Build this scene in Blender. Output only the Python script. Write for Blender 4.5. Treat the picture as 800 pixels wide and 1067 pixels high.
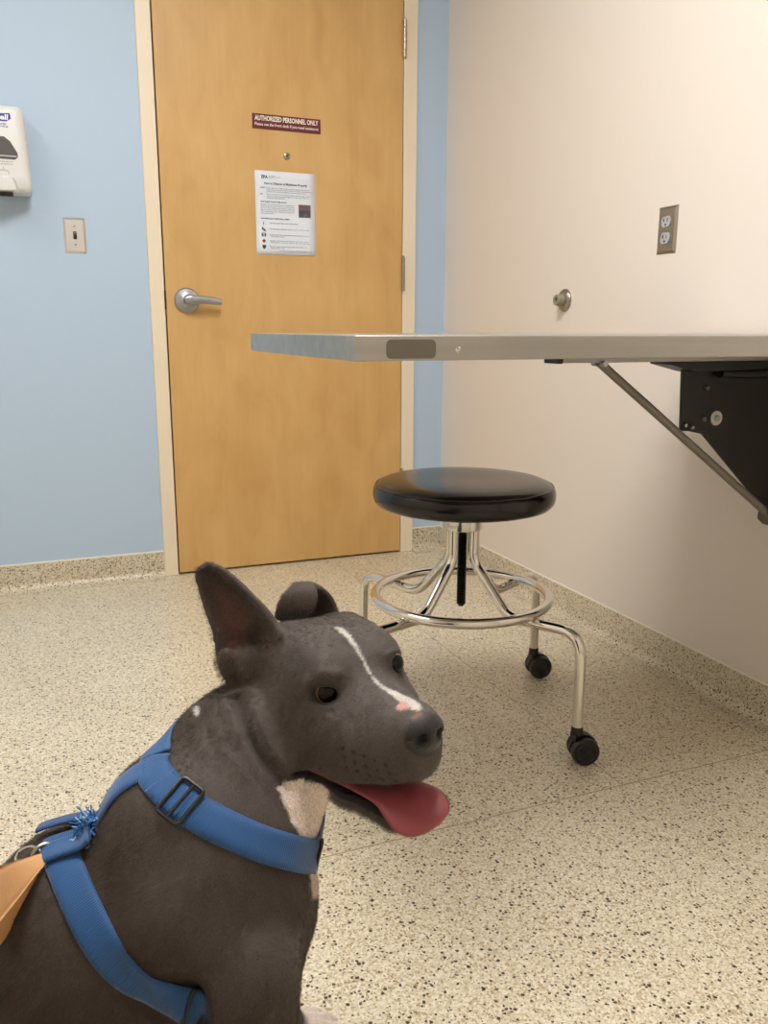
import bpy, math, random
import numpy as np
from math import sin, cos, pi, radians
from mathutils import Vector, Matrix
from mathutils.bvhtree import BVHTree

SC = bpy.context.scene
for o in list(bpy.data.objects):
    bpy.data.objects.remove(o)

# ------------------------------------------------------------------ camera
CF, CPITCH, CROLL, CYAW = 872.39, 0.21482, 0.00349, 0.38901
CX, CY, CH = -1.5479, -3.14523, 0.91815
cp_, sp_ = cos(CPITCH), sin(CPITCH)
F_ = Vector((sin(CYAW)*cp_, cos(CYAW)*cp_, -sp_))
R_ = Vector((cos(CYAW), -sin(CYAW), 0))
U_ = R_.cross(F_)
R2 = cos(CROLL)*R_ + sin(CROLL)*U_
U2 = -sin(CROLL)*R_ + cos(CROLL)*U_
camd = bpy.data.cameras.new('camera')
camo = bpy.data.objects.new('camera', camd)
SC.collection.objects.link(camo)
camd.sensor_fit = 'HORIZONTAL'
camd.sensor_width = 36.0
camd.lens = CF/800*36.0
camd.clip_start = 0.02
M3 = Matrix((R2, U2, -F_)).transposed()
camo.matrix_world = Matrix.Translation((CX, CY, CH)) @ M3.to_4x4()
SC.camera = camo

# ------------------------------------------------------------------ world, lights, exposure
SC.view_settings.view_transform = 'Standard'
SC.view_settings.look = 'None'
SC.view_settings.gamma = 1.0
SC.view_settings.use_curve_mapping = False
SC.view_settings.exposure = -0.02
W = bpy.data.worlds.new('room_air')
SC.world = W
W.use_nodes = True
W.node_tree.nodes['Background'].inputs[0].default_value = (1.0, 0.95, 0.88, 1)
W.node_tree.nodes['Background'].inputs[1].default_value = 0.03
CEIL = 2.62
# centres and sizes of the two recessed ceiling fixtures, and their strength
FIXTURES = [((-1.20, -2.05), (0.60, 1.20), 27.0), ((-2.45, -1.20), (0.60, 1.20), 7.0)]
LIGHT_COL = (1.0, 0.98, 0.955)

# ------------------------------------------------------------------ helpers
def lin(c):
    r = []
    for v in c:
        v /= 255.0
        r.append(v/12.92 if v <= 0.04045 else ((v+0.055)/1.055)**2.4)
    return tuple(r) + (1.0,)

def mat(name, rgb, rough=0.5, metal=0.0, bump=None, vary=None, coat=0.0, sheen=0.0, spec=0.5, emit=None):
    m = bpy.data.materials.new(name)
    m.use_nodes = True
    nt = m.node_tree
    b = nt.nodes['Principled BSDF']
    b.inputs['Base Color'].default_value = lin(rgb)
    b.inputs['Roughness'].default_value = rough
    b.inputs['Metallic'].default_value = metal
    b.inputs['Coat Weight'].default_value = coat
    b.inputs['Sheen Weight'].default_value = sheen
    b.inputs['Specular IOR Level'].default_value = spec
    tc = nt.nodes.new('ShaderNodeTexCoord')
    if bump:
        scale, strength, dist = bump
        n = nt.nodes.new('ShaderNodeTexNoise')
        n.inputs['Scale'].default_value = scale
        n.inputs['Detail'].default_value = 4
        nt.links.new(tc.outputs['Object'], n.inputs['Vector'])
        bp = nt.nodes.new('ShaderNodeBump')
        bp.inputs['Strength'].default_value = strength
        bp.inputs['Distance'].default_value = dist
        nt.links.new(n.outputs['Fac'], bp.inputs['Height'])
        nt.links.new(bp.outputs['Normal'], b.inputs['Normal'])
    if vary:
        scale, amount, stretch = vary
        mp = nt.nodes.new('ShaderNodeMapping')
        mp.inputs['Scale'].default_value = stretch
        nt.links.new(tc.outputs['Object'], mp.inputs['Vector'])
        n = nt.nodes.new('ShaderNodeTexNoise')
        n.inputs['Scale'].default_value = scale
        n.inputs['Detail'].default_value = 6
        nt.links.new(mp.outputs['Vector'], n.inputs['Vector'])
        rp = nt.nodes.new('ShaderNodeValToRGB')
        c = lin(rgb)
        rp.color_ramp.elements[0].position = 0.3
        rp.color_ramp.elements[1].position = 0.7
        rp.color_ramp.elements[0].color = tuple(x*(1-amount) for x in c[:3]) + (1,)
        rp.color_ramp.elements[1].color = tuple(min(1, x*(1+amount)) for x in c[:3]) + (1,)
        nt.links.new(n.outputs['Fac'], rp.inputs['Fac'])
        nt.links.new(rp.outputs['Color'], b.inputs['Base Color'])
    if emit:
        b.inputs['Emission Color'].default_value = emit[0] + (1,)
        b.inputs['Emission Strength'].default_value = emit[1]
    return m

ORG = {}
def tag(o, label=None, cat=None, group=None, kind=None):
    if label: o['label'] = label
    if cat: o['category'] = cat
    if group: o['group'] = group
    if kind: o['kind'] = kind
    return o

def thing(name, label, cat, loc, group=None):
    o = bpy.data.objects.new(name, None)
    o.empty_display_size = 0.05
    SC.collection.objects.link(o)
    o.location = loc
    ORG[o] = Vector(loc)
    return tag(o, label, cat, group)

class MB:
    """collects shapes given in room coordinates, links them as ONE mesh object"""
    def __init__(s):
        s.v = []; s.f = []; s.uv = None
    def add(s, vs, fs):
        n = len(s.v)
        s.v += [Vector(v) for v in vs]
        s.f += [tuple(i+n for i in f) for f in fs]
        return s
    def box(s, a, b):
        x0, y0, z0 = [min(p, q) for p, q in zip(a, b)]
        x1, y1, z1 = [max(p, q) for p, q in zip(a, b)]
        return s.add([(x0,y0,z0),(x1,y0,z0),(x1,y1,z0),(x0,y1,z0),(x0,y0,z1),(x1,y0,z1),(x1,y1,z1),(x0,y1,z1)],
                     [(0,3,2,1),(4,5,6,7),(0,1,5,4),(1,2,6,5),(2,3,7,6),(3,0,4,7)])
    def prism(s, poly, ext):
        """flat polygon (list of 3D points) pushed along the vector ext"""
        e = Vector(ext); n = len(poly)
        vs = [Vector(p) for p in poly] + [Vector(p)+e for p in poly]
        fs = [tuple(range(n))[::-1], tuple(range(n, 2*n))]
        fs += [(i, (i+1) % n, n+(i+1) % n, n+i) for i in range(n)]
        return s.add(vs, fs)
    def lathe(s, prof, c, axis=(0,0,1), n=32):
        """profile of (radius, height) turned about axis through c"""
        ax = Vector(axis).normalized()
        t = Vector((1,0,0)) if abs(ax.x) < 0.9 else Vector((0,1,0))
        e1 = ax.cross(t).normalized(); e2 = ax.cross(e1)
        c = Vector(c)
        vs = []; fs = []
        for r, h in prof:
            for k in range(n):
                a = 2*pi*k/n
                vs.append(c + ax*h + (e1*cos(a)+e2*sin(a))*max(r, 1e-5))
        m = len(prof)
        for i in range(m-1):
            for k in range(n):
                k2 = (k+1) % n
                fs.append((i*n+k, i*n+k2, (i+1)*n+k2, (i+1)*n+k))
        fs.append(tuple(range(n))[::-1]); fs.append(tuple((m-1)*n+k for k in range(n)))
        return s.add(vs, fs)
    def tube(s, path, r, n=14, closed=False, taper=None):
        P = [Vector(p) for p in path]
        m = len(P)
        T = []
        for i in range(m):
            a = P[(i-1) % m] if (closed or i > 0) else P[i]
            b = P[(i+1) % m] if (closed or i < m-1) else P[i]
            T.append((b-a).normalized())
        u = T[0].cross(Vector((0,0,1)))
        if u.length < 1e-3: u = T[0].cross(Vector((1,0,0)))
        u.normalize()
        vs = []; fs = []
        for i in range(m):
            u = (u - T[i]*u.dot(T[i])).normalized()
            w = T[i].cross(u)
            rr = r*(taper[i] if taper else 1)
            for k in range(n):
                a = 2*pi*k/n
                vs.append(P[i] + (u*cos(a)+w*sin(a))*rr)
        for i in range(m if closed else m-1):
            j = (i+1) % m
            for k in range(n):
                k2 = (k+1) % n
                fs.append((i*n+k, i*n+k2, j*n+k2, j*n+k))
        if not closed:
            fs.append(tuple(range(n))[::-1]); fs.append(tuple((m-1)*n+k for k in range(n)))
        return s.add(vs, fs)
    def build(s, name, m, parent=None, smooth=True, ang=35, bevel=0, seg=2, label=None):
        me = bpy.data.meshes.new(name)
        org = Vector((0,0,0))
        p = parent
        while p is not None:
            if p in ORG: org = ORG[p]; break
            p = p.parent
        me.from_pydata([tuple(v-org) for v in s.v], [], s.f)
        import bmesh
        bm = bmesh.new(); bm.from_mesh(me)
        bmesh.ops.recalc_face_normals(bm, faces=bm.faces)
        bm.to_mesh(me); bm.free()
        if s.uv:
            uvl = me.uv_layers.new(name='UVMap')
            for poly in me.polygons:
                for li in poly.loop_indices:
                    uvl.data[li].uv = s.uv[me.loops[li].vertex_index]
        me.materials.append(m)
        if smooth:
            me.polygons.foreach_set('use_smooth', [True]*len(me.polygons))
            me.set_sharp_from_angle(angle=radians(ang))
        o = bpy.data.objects.new(name, me)
        SC.collection.objects.link(o)
        if parent is not None: o.parent = parent
        if parent is not None and parent not in ORG:
            pass
        if bevel:
            b = o.modifiers.new('bevel', 'BEVEL')
            b.width = bevel; b.segments = seg; b.limit_method = 'ANGLE'; b.angle_limit = radians(40)
        if label: o['label'] = label
        return o

def fillet(path, rads, n=6):
    """rounds the inner corners of a polyline"""
    P = [Vector(p) for p in path]
    out = [P[0]]
    for i in range(1, len(P)-1):
        a, b, c = P[i-1], P[i], P[i+1]
        d1 = (a-b); d2 = (c-b)
        rad = rads[i-1] if isinstance(rads, (list, tuple)) else rads
        r = min(rad, d1.length*0.48, d2.length*0.48)
        p = b + d1.normalized()*r; q = b + d2.normalized()*r
        for k in range(n+1):
            t = k/n
            out.append(p*(1-t)**2 + b*2*t*(1-t) + q*t*t)
    out.append(P[-1])
    return out

def text_mb(s, size, origin, right, up, depth=0.0004, mb=None, width=None, bold=0.0, italic=0.0):
    """lettering as thin mesh: left baseline end at origin"""
    cu = bpy.data.curves.new('lettering', 'FONT')
    cu.body = s; cu.size = size; cu.extrude = depth; cu.offset = bold; cu.shear = italic
    cu.resolution_u = 2
    ob = bpy.data.objects.new('lettering', cu)
    SC.collection.objects.link(ob)
    bpy.context.view_layer.update()
    dg = bpy.context.evaluated_depsgraph_get()
    me = bpy.data.meshes.new_from_object(ob.evaluated_get(dg))
    bpy.data.objects.remove(ob); bpy.data.curves.remove(cu)
    right = Vector(right).normalized(); up = Vector(up).normalized(); nn = right.cross(up)
    xs = [v.co.x for v in me.vertices] or [0]
    sx = width/(max(xs)-min(xs)) if width else 1.0
    x0 = min(xs) if width else 0
    mb = mb or MB()
    mb.add([Vector(origin) + right*((v.co.x-x0)*sx) + up*v.co.y + nn*v.co.z for v in me.vertices],
           [tuple(p.vertices) for p in me.polygons])
    bpy.data.meshes.remove(me)
    return mb

# ------------------------------------------------------------------ setting materials
def speckle(name, tint=1.0, rough=0.30, scale=230.0, dark=0.25):
    m = bpy.data.materials.new(name)
    m.use_nodes = True
    nt = m.node_tree; L = nt.links.new
    b = nt.nodes['Principled BSDF']
    b.inputs['Roughness'].default_value = rough
    tc = nt.nodes.new('ShaderNodeTexCoord')
    ns = nt.nodes.new('ShaderNodeTexNoise'); ns.inputs['Scale'].default_value = 220; ns.inputs['Detail'].default_value = 2
    L(tc.outputs['Object'], ns.inputs['Vector'])
    mx = nt.nodes.new('ShaderNodeMix'); mx.data_type = 'VECTOR'; mx.inputs[0].default_value = 0.004
    L(tc.outputs['Object'], mx.inputs[4]); L(ns.outputs['Color'], mx.inputs[5])
    v1 = nt.nodes.new('ShaderNodeTexVoronoi'); v1.inputs['Scale'].default_value = scale*1.45
    L(mx.outputs[1], v1.inputs['Vector'])
    sp = nt.nodes.new('ShaderNodeSeparateColor'); L(v1.outputs['Color'], sp.inputs[0])
    rp = nt.nodes.new('ShaderNodeValToRGB'); rp.color_ramp.interpolation = 'CONSTANT'
    els = [(0.0, (168,148,114)), (0.10, (228,220,200)), (0.36, (215,205,181)), (0.66, (204,192,165)), (0.88, (186,172,142))]
    for i, (p, c) in enumerate(els):
        e = rp.color_ramp.elements[i] if i < 2 else rp.color_ramp.elements.new(p)
        e.position = p; e.color = tuple(x*tint for x in lin(c)[:3]) + (1,)
    L(sp.outputs[0], rp.inputs['Fac'])
    # dark chips scattered through the sheet
    v2 = nt.nodes.new('ShaderNodeTexVoronoi'); v2.inputs['Scale'].default_value = scale*0.74
    L(mx.outputs[1], v2.inputs['Vector'])
    s2 = nt.nodes.new('ShaderNodeSeparateColor'); L(v2.outputs['Color'], s2.inputs[0])
    lt = nt.nodes.new('ShaderNodeMath'); lt.operation = 'LESS_THAN'; lt.inputs[1].default_value = dark; L(s2.outputs[0], lt.inputs[0])
    dr = nt.nodes.new('ShaderNodeMath'); dr.operation = 'MULTIPLY_ADD'; dr.inputs[1].default_value = 0.36; dr.inputs[2].default_value = 0.18; L(s2.outputs[1], dr.inputs[0])
    l2 = nt.nodes.new('ShaderNodeMath'); l2.operation = 'LESS_THAN'; L(v2.outputs['Distance'], l2.inputs[0]); L(dr.outputs[0], l2.inputs[1])
    an = nt.nodes.new('ShaderNodeMath'); an.operation = 'MULTIPLY'; L(lt.outputs[0], an.inputs[0]); L(l2.outputs[0], an.inputs[1])
    dc = nt.nodes.new('ShaderNodeValToRGB'); L(s2.outputs[2], dc.inputs['Fac'])
    dc.color_ramp.elements[0].color = lin((40,32,26)); dc.color_ramp.elements[1].color = lin((96,80,60))
    dm = nt.nodes.new('ShaderNodeMix'); dm.data_type = 'RGBA'; L(an.outputs[0], dm.inputs[0]); L(rp.outputs['Color'], dm.inputs[6]); L(dc.outputs['Color'], dm.inputs[7])
    # large soft mottling (wear) of the sheet
    n2 = nt.nodes.new('ShaderNodeTexNoise'); n2.inputs['Scale'].default_value = 3.0; n2.inputs['Detail'].default_value = 3
    L(tc.outputs['Object'], n2.inputs['Vector'])
    r2 = nt.nodes.new('ShaderNodeValToRGB')
    r2.color_ramp.elements[0].position = 0.3; r2.color_ramp.elements[0].color = (0.92,0.91,0.89,1)
    r2.color_ramp.elements[1].position = 0.7; r2.color_ramp.elements[1].color = (1,1,1,1)
    L(n2.outputs['Fac'], r2.inputs['Fac'])
    mm = nt.nodes.new('ShaderNodeMix'); mm.data_type = 'RGBA'; mm.blend_type = 'MULTIPLY'; mm.inputs[0].default_value = 1
    L(dm.outputs[2], mm.inputs[6]); L(r2.outputs['Color'], mm.inputs[7])
    L(mm.outputs[2], b.inputs['Base Color'])
    bp = nt.nodes.new('ShaderNodeBump'); bp.inputs['Strength'].default_value = 0.12; bp.inputs['Distance'].default_value = 0.0015
    L(ns.outputs['Fac'], bp.inputs['Height']); L(bp.outputs['Normal'], b.inputs['Normal'])
    return m

def wood(name):
    m = bpy.data.materials.new(name)
    m.use_nodes = True
    nt = m.node_tree; L = nt.links.new
    b = nt.nodes['Principled BSDF']; b.inputs['Roughness'].default_value = 0.42
    tc = nt.nodes.new('ShaderNodeTexCoord')
    def noise(scale, stretch, det):
        mp = nt.nodes.new('ShaderNodeMapping'); mp.inputs['Scale'].default_value = stretch
        L(tc.outputs['Object'], mp.inputs['Vector'])
        n = nt.nodes.new('ShaderNodeTexNoise'); n.inputs['Scale'].default_value = scale; n.inputs['Detail'].default_value = det
        n.inputs['Distortion'].default_value = 0.6
        L(mp.outputs['Vector'], n.inputs['Vector'])
        return n
    a = noise(9.0, (1.0, 1.0, 0.40), 5)
    g = noise(60.0, (1.0, 1.0, 0.035), 5)
    ad = nt.nodes.new('ShaderNodeMath'); ad.operation = 'MULTIPLY_ADD'; ad.inputs[1].default_value = 0.22
    L(g.outputs['Fac'], ad.inputs[0]); L(a.outputs['Fac'], ad.inputs[2])
    rp = nt.nodes.new('ShaderNodeValToRGB')
    rp.color_ramp.elements[0].position = 0.38; rp.color_ramp.elements[0].color = lin((197,155,94))
    rp.color_ramp.elements[1].position = 0.82; rp.color_ramp.elements[1].color = lin((211,172,112))
    L(ad.outputs[0], rp.inputs['Fac'])
    L(rp.outputs['Color'], b.inputs['Base Color'])
    return m

M_floor = speckle('speckled_sheet_floor')
M_base = speckle('speckled_cove_base', 0.93, 0.33, 235.0, 0.34)
M_blue = mat('blue_wall_paint', (178,200,223), 0.5, bump=(260, 0.08, 0.001))
M_cream = mat('cream_wall_paint', (226,217,207), 0.42, bump=(260, 0.08, 0.001))
M_frame = mat('cream_frame_paint', (231,218,194), 0.4, bump=(90, 0.05, 0.001))
M_ceil = mat('ceiling_tile', (232,230,222), 0.9)
M_dark = mat('dark_gap', (30,24,18), 0.8)
M_wood = wood('maple_veneer')
M_caulk = mat('white_caulk', (232,228,216), 0.5)
M_steel = mat('brushed_steel', (180,178,172), 0.42, 1.0, vary=(40, 0.10, (0.05, 1, 1)))
M_chrome = mat('chrome', (225,222,216), 0.07, 1.0)
M_satin = mat('satin_chrome', (176,180,186), 0.30, 1.0)
M_nickel = mat('dull_nickel', (168,160,146), 0.32, 1.0)
M_black = mat('black_powder_coat', (24,24,25), 0.45, bump=(400, 0.1, 0.0005))
M_vinyl = mat('black_vinyl', (13,13,14), 0.20, bump=(120, 0.10, 0.001))
M_plate = mat('brushed_plate', (214,213,210), 0.32, 0.95)
M_plastic = mat('black_plastic', (20,20,21), 0.42)
M_white = mat('white_plastic', (218,219,218), 0.35)

# ------------------------------------------------------------------ room
XL, YF = -3.05, -4.0          # left wall and wall behind the viewer
def struct(name, mb, m, **k):
    o = mb.build(name, m, smooth=k.pop('smooth', False), **k)
    o['kind'] = 'structure'
    return o
DXL, DXR = -1.1044, -0.1904   # door leaf edges
FXL, FXR = -1.158, -0.1323    # outer edges of its frame
DH = 2.13
struct('floor', MB().box((XL-0.1, YF-0.1, -0.08), (0.1, 0.3, 0.0)), M_floor)
cm = MB()
# ceiling with openings for the recessed fixtures
xs = sorted({XL-0.1, 0.1} | {c[0]+s*d[0]/2 for c, d, _ in FIXTURES for s in (-1, 1)})
ys = sorted({YF-0.1, 0.3} | {c[1]+s*d[1]/2 for c, d, _ in FIXTURES for s in (-1, 1)})
for i in range(len(xs)-1):
    for j in range(len(ys)-1):
        mx_, my_ = (xs[i]+xs[i+1])/2, (ys[j]+ys[j+1])/2
        if any(abs(mx_-c[0]) < d[0]/2 and abs(my_-c[1]) < d[1]/2 for c, d, _ in FIXTURES): continue
        cm.box((xs[i], ys[j], CEIL), (xs[i+1], ys[j+1], CEIL+0.08))
struct('ceiling', cm, M_ceil)
wb = MB()
wb.box((XL-0.1, 0, 0), (FXL+0.02, 0.12, CEIL)).box((FXR-0.02, 0, 0), (0.1, 0.12, CEIL)).box((FXL+0.02, 0, DH+0.03), (FXR-0.02, 0.12, CEIL))
struct('wall_back', wb, M_blue)
struct('wall_right', MB().box((0, YF-0.1, 0), (0.1, 0, CEIL)), M_cream)
struct('wall_left', MB().box((XL-0.1, YF-0.1, 0), (XL, 0, CEIL)), M_cream)
struct('wall_front', MB().box((XL, YF-0.1, 0), (0, YF, CEIL)), M_cream)

# cove baseboards: the sheet floor turned up the wall
HB = 0.0945
def cove(a, b, inward):
    a = Vector(a); b = Vector(b); n = Vector(inward)
    prof = [(0.0, HB), (0.004, HB), (0.0045, HB-0.003)]
    R = 0.030
    for k in range(9):
        t = k/8*pi/2
        prof.append((0.0045+R-R*cos(t), 0.0012+R-R*sin(t)))
    prof += [(0.055, 0.0006), (0.055, 0.0), (0.0, 0.0)]
    return MB().prism([a + n*d + Vector((0,0,h)) for d, h in prof], b-a)
def baseboard(name, a, b, n):
    struct(name, cove(a, b, n), M_base, smooth=True, ang=30)
baseboard('baseboard_back', (XL, 0, 0), (FXL, 0, 0), (0,-1,0))
baseboard('baseboard_back_corner', (FXR, 0, 0), (0, 0, 0), (0,-1,0))
baseboard('baseboard_right', (0, YF, 0), (0, 0, 0), (-1,0,0))
baseboard('baseboard_left', (XL, YF, 0), (XL, 0, 0), (1,0,0))
tr = MB().box((XL, -0.0035, HB), (FXL, 0, HB+0.005)).box((FXR, -0.0035, HB), (0, 0, HB+0.005))
struct('trim_1', tr, M_caulk)
struct('trim_2', MB().box((-0.0035, YF, HB), (0, 0, HB+0.004)), M_caulk)
# welded seams of the sheet floor
M_seam = mat('floor_weld_seam', (166,149,118), 0.4)
def seam(name, a, b, w=0.003):
    a = Vector(a); b = Vector(b); d = (b-a).normalized(); n = Vector((-d.y, d.x, 0))*w/2
    struct(name, MB().prism([a-n, b-n, b+n, a+n], (0,0,0.0005)), M_seam)

seam('trim_5', (-3.0,-1.880,0), (-0.05,-1.880,0), 0.002)
seam('trim_6', (-0.495,-0.06,0), (-0.495,-1.878,0), 0.0014)
# door frame and door
fr = MB()
for x0, x1 in ((FXL, DXL-0.003), (DXR+0.003, FXR)):
    fr.box((x0, -0.012, 0), (x1, 0.10, DH+0.055))
fr.box((DXL-0.003, -0.012, DH+0.004), (DXR+0.003, 0.10, DH+0.055))
struct('trim_3', fr, M_frame, bevel=0.003)
struct('trim_4', MB().box((DXL-0.003, 0.045, 0.0), (DXR+0.003, 0.09, DH+0.004)), M_dark)
door = thing('door_1', None, None, (DXL, 0.01, 0.0))
door['kind'] = 'structure'
MB().box((DXL+0.002, -0.008, 0.008), (DXR, 0.036, DH)).build('door_leaf', M_wood, door, smooth=False, bevel=0.0015)
# lever handle
lx, lz = -1.030, 1.017
lv = MB().lathe([(0.040, 0), (0.0445, 0.002), (0.0445, 0.006), (0.040, 0.011), (0.026, 0.013), (0.017, 0.016), (0.014, 0.020), (0.013, 0.045)], (lx, -0.008, lz), (0,-1,0), 40)
hd = lv.build('door_handle', M_satin, door, label='satin metal rose of the lever handle')
pth = []
lm = MB()
prof = []
for k in range(11):
    t = k/10
    x = lx - 0.014 + t*0.130
    y = -0.058 + 0.006*t
    h = 0.0160 - 0.0035*t; d = 0.0075 - 0.0015*t
    z = lz + 0.004*sin(t*pi) - 0.006*t
    if k == 0: h *= 0.6; d *= 0.6
    if k == 10: h *= 0.75; d *= 0.75
    ring = []
    for q in range(14):
        a = 2*pi*q/14
        ring.append((x, y + d*abs(cos(a))**0.6*(1 if cos(a) > 0 else -1), z + h*abs(sin(a))**0.6*(1 if sin(a) > 0 else -1)))
    prof.append(ring)
vs = [p for r in prof for p in r]; fs = []
for i in range(10):
    for q in range(14):
        fs.append((i*14+q, i*14+(q+1) % 14, (i+1)*14+(q+1) % 14, (i+1)*14+q))
fs.append(tuple(range(14))); fs.append(tuple(140+q for q in range(14)))
lm.add(vs, fs)
lm.build('lever', M_satin, hd)
# peephole
pe = MB().lathe([(0.0125, 0), (0.0125, 0.003), (0.0095, 0.005), (0.0062, 0.005), (0.0055, 0.003)], (-0.648, -0.008, 1.531), (0,-1,0), 24).build('peephole', M_nickel, door, label='brass ringed peephole')
MB().lathe([(0.0056, 0), (0.004, 0.0038), (0.0005, 0.005)], (-0.648, -0.0085, 1.531), (0,-1,0), 16).build('lens', mat('peephole_glass', (28,26,24), 0.08), pe)
# latch strike in the left jamb
MB().box((DXL-0.0045, -0.0135, 0.985), (DXL-0.001, -0.010, 1.05)).build('strike_plate', M_dark, door)
# hinges
for z in (1.972, 1.130, 0.290):
    hg = MB()
    seg = 0.128/5
    for k in range(5):
        hg.lathe([(0.0060, 0), (0.0072, 0.001), (0.0072, seg-0.0015), (0.0060, seg-0.0006)], (DXR+0.002, -0.0175, z-0.064+k*seg), (0,0,1), 16)
    hg.lathe([(0.005, 0), (0.0055, 0.003), (0.003, 0.006)], (DXR+0.002, -0.0175, z+0.064), (0,0,1), 14)
    hg.build('hinge', M_nickel, door)

# ------------------------------------------------------------------ ceiling lights
M_lens = mat('lit_diffuser', (240,240,235), 0.5, emit=(LIGHT_COL, 1.0))
for (c, d, s) in FIXTURES:
    t = thing('ceiling_light', 'recessed fluorescent ceiling light ' + ('over the middle of the room' if c[0] > -2 else 'over the left of the room'), 'light', (c[0], c[1], CEIL))
    x0, x1, y0, y1 = c[0]-d[0]/2, c[0]+d[0]/2, c[1]-d[1]/2, c[1]+d[1]/2
    f = MB()
    w = 0.025
    f.box((x0, y0, CEIL-0.004), (x1, y0+w, CEIL+0.06)).box((x0, y1-w, CEIL-0.004), (x1, y1, CEIL+0.06))
    f.box((x0, y0+w, CEIL-0.004), (x0+w, y1-w, CEIL+0.06)).box((x1-w, y0+w, CEIL-0.004), (x1, y1-w, CEIL+0.06))
    f.build('fixture_frame', M_white, t, smooth=False)
    ml = mat('lit_diffuser', (240,240,235), 0.5, emit=(LIGHT_COL, s))
    MB().box((x0+w, y0+w, CEIL+0.006), (x1-w, y1-w, CEIL+0.02)).build('diffuser', ml, t, smooth=False)

# ------------------------------------------------------------------ things on the door and walls
YD = -0.008
sg = thing('door_sign', 'maroon sign with white lettering reading authorized personnel only, on the wooden door', 'sign', (-0.646, YD, 1.640))
MB().box((-0.773, YD-0.003, 1.6155), (-0.519, YD, 1.665)).build('sign_plate', mat('maroon_plastic', (104,26,34), 0.4), sg, smooth=False, bevel=0.0008)
M_lett = mat('white_lettering', (240,236,226), 0.5)
t1 = text_mb('AUTHORIZED PERSONNEL ONLY', 0.0225, (-0.764, YD-0.0032, 1.6435), (1,0,0), (0,0,1), 0.0003, None, 0.236, 0.0006)
t1.build('lettering', M_lett, sg, smooth=False)
text_mb('Please see the front desk if you need assistance', 0.0135, (-0.764, YD-0.0032, 1.6265), (1,0,0), (0,0,1), 0.0003, None, 0.236, 0.0001).build('lettering', M_lett, sg, smooth=False)

no = thing('paper_notice', 'white printed notice sheet taped to the wooden door below the peephole', 'paper', (-0.655, YD, 1.33))
NX0, NX1, NZ0, NZ1 = -0.769, -0.5455, 1.186, 1.476
sv = []; sf = []
for j in range(13):                      # sheet with a slight curl at its lower right
    for i in range(9):
        a = i/8; b = j/12
        sv.append((NX0+(NX1-NX0)*a, YD-0.0012-0.004*max(0, a-0.5)*2*max(0, 0.6-b), NZ0+(NZ1-NZ0)*b))
for j in range(12):
    for i in range(8):
        k = j*9+i
        sf.append((k, k+1, k+10, k+9))
sm = MB().add(sv, sf)
sh = sm.build('sheet', mat('white_paper', (224,231,242), 0.6), no)
so = sh.modifiers.new('thick', 'SOLIDIFY'); so.thickness = 0.0004
# plastic sleeve edge that shows right of the sheet
MB().box((NX1, YD-0.0012, NZ0-0.002), (NX1+0.008, YD, NZ1-0.004)).build('sleeve_edge', mat('clear_sleeve', (206,176,132), 0.3), no, smooth=False)
M_ink = mat('grey_ink', (118,120,128), 0.7); M_inkd = mat('dark_ink', (74,76,86), 0.7); M_inkk = mat('icon_ink', (52,56,66), 0.7)
M_inkr = mat('red_ink', (150,70,66), 0.7); M_inkb = mat('photo_ink_brown', (112,88,84), 0.7)
yl = YD-0.0065
def sheet_y(x, z):
    a = (x-NX0)/(NX1-NX0); b = (z-NZ0)/(NZ1-NZ0)
    return YD-0.0012-0.0006-0.004*max(0, a-0.5)*2*max(0, 0.6-b)
tx, td = 'text_line', 'heading'
def line(kind, s, size, x, z, width=None, bold=0.0):
    text_mb(s, size, (x, sheet_y(x+0.1, z), z), (1,0,0), (0,0,1), 0.0002, None, width, bold).build(kind, M_ink if kind == 'text_line' else M_inkd, no, smooth=False)
line(td, 'EPA', 0.015, NX0+0.024, NZ1-0.026, 0.024, 0.0006)
for k, s in enumerate(('United States', 'Environmental Protection', 'Agency')):
    line(tx, s, 0.0042, NX0+0.052, NZ1-0.0175-k*0.0042)
line(td, 'How to Dispose of Medicines Properly', 0.0105, NX0+0.034, NZ1-0.046, 0.162, 0.0003)
line(td, "DON'T:", 0.006, NX0+0.018, NZ1-0.060, None, 0.0002)
for k, s in enumerate(('Flush expired or unwanted prescription and over-the-counter', 'drugs down the toilet or drain unless the label or accompanying', 'patient information specifically instructs you to do so.')):
    line(tx, s, 0.0056, NX0+0.042, NZ1-0.060-k*0.0062, (0.163, 0.170, 0.150)[k])
line(td, 'DO:', 0.006, NX0+0.018, NZ1-0.082, None, 0.0002)
for k, s in enumerate(('Return unwanted or expired prescription and over-the-counter', 'drugs to a drug take-back program or follow the steps for', 'household disposal below.')):
    line(tx, s, 0.0056, NX0+0.042, NZ1-0.082-k*0.0062, (0.165, 0.158, 0.07)[k])
line(td, "WHY CAN'T I FLUSH THEM AWAY?", 0.006, NX0+0.018, NZ1-0.108, 0.098, 0.0002)
for k in range(6):
    s = ('Sewage treatment plants are not designed to', 'remove drugs that pass into rivers and lakes, where', 'they can reach wildlife and the places where we', 'draw our water to drink. Taking drugs back is the', 'way to keep them out of the stream and out of', 'the reach of others.')[k]
    line(tx, s, 0.0054, NX0+0.018, NZ1-0.117-k*0.0062, 0.128 if k < 5 else 0.05)
line(td, 'HOUSEHOLD DISPOSAL STEPS', 0.006, NX0+0.018, NZ1-0.166, 0.108, 0.0002)
steps = ['Take your prescription drugs out of their original containers.', 'Mix drugs with an undesirable substance, such as cat litter or coffee.', 'Put the mixture into a disposable container with a lid or a bag.', 'Conceal or remove any personal information on the empty containers.', 'Place the sealed container and the empty drug bottles in the trash.']
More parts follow.
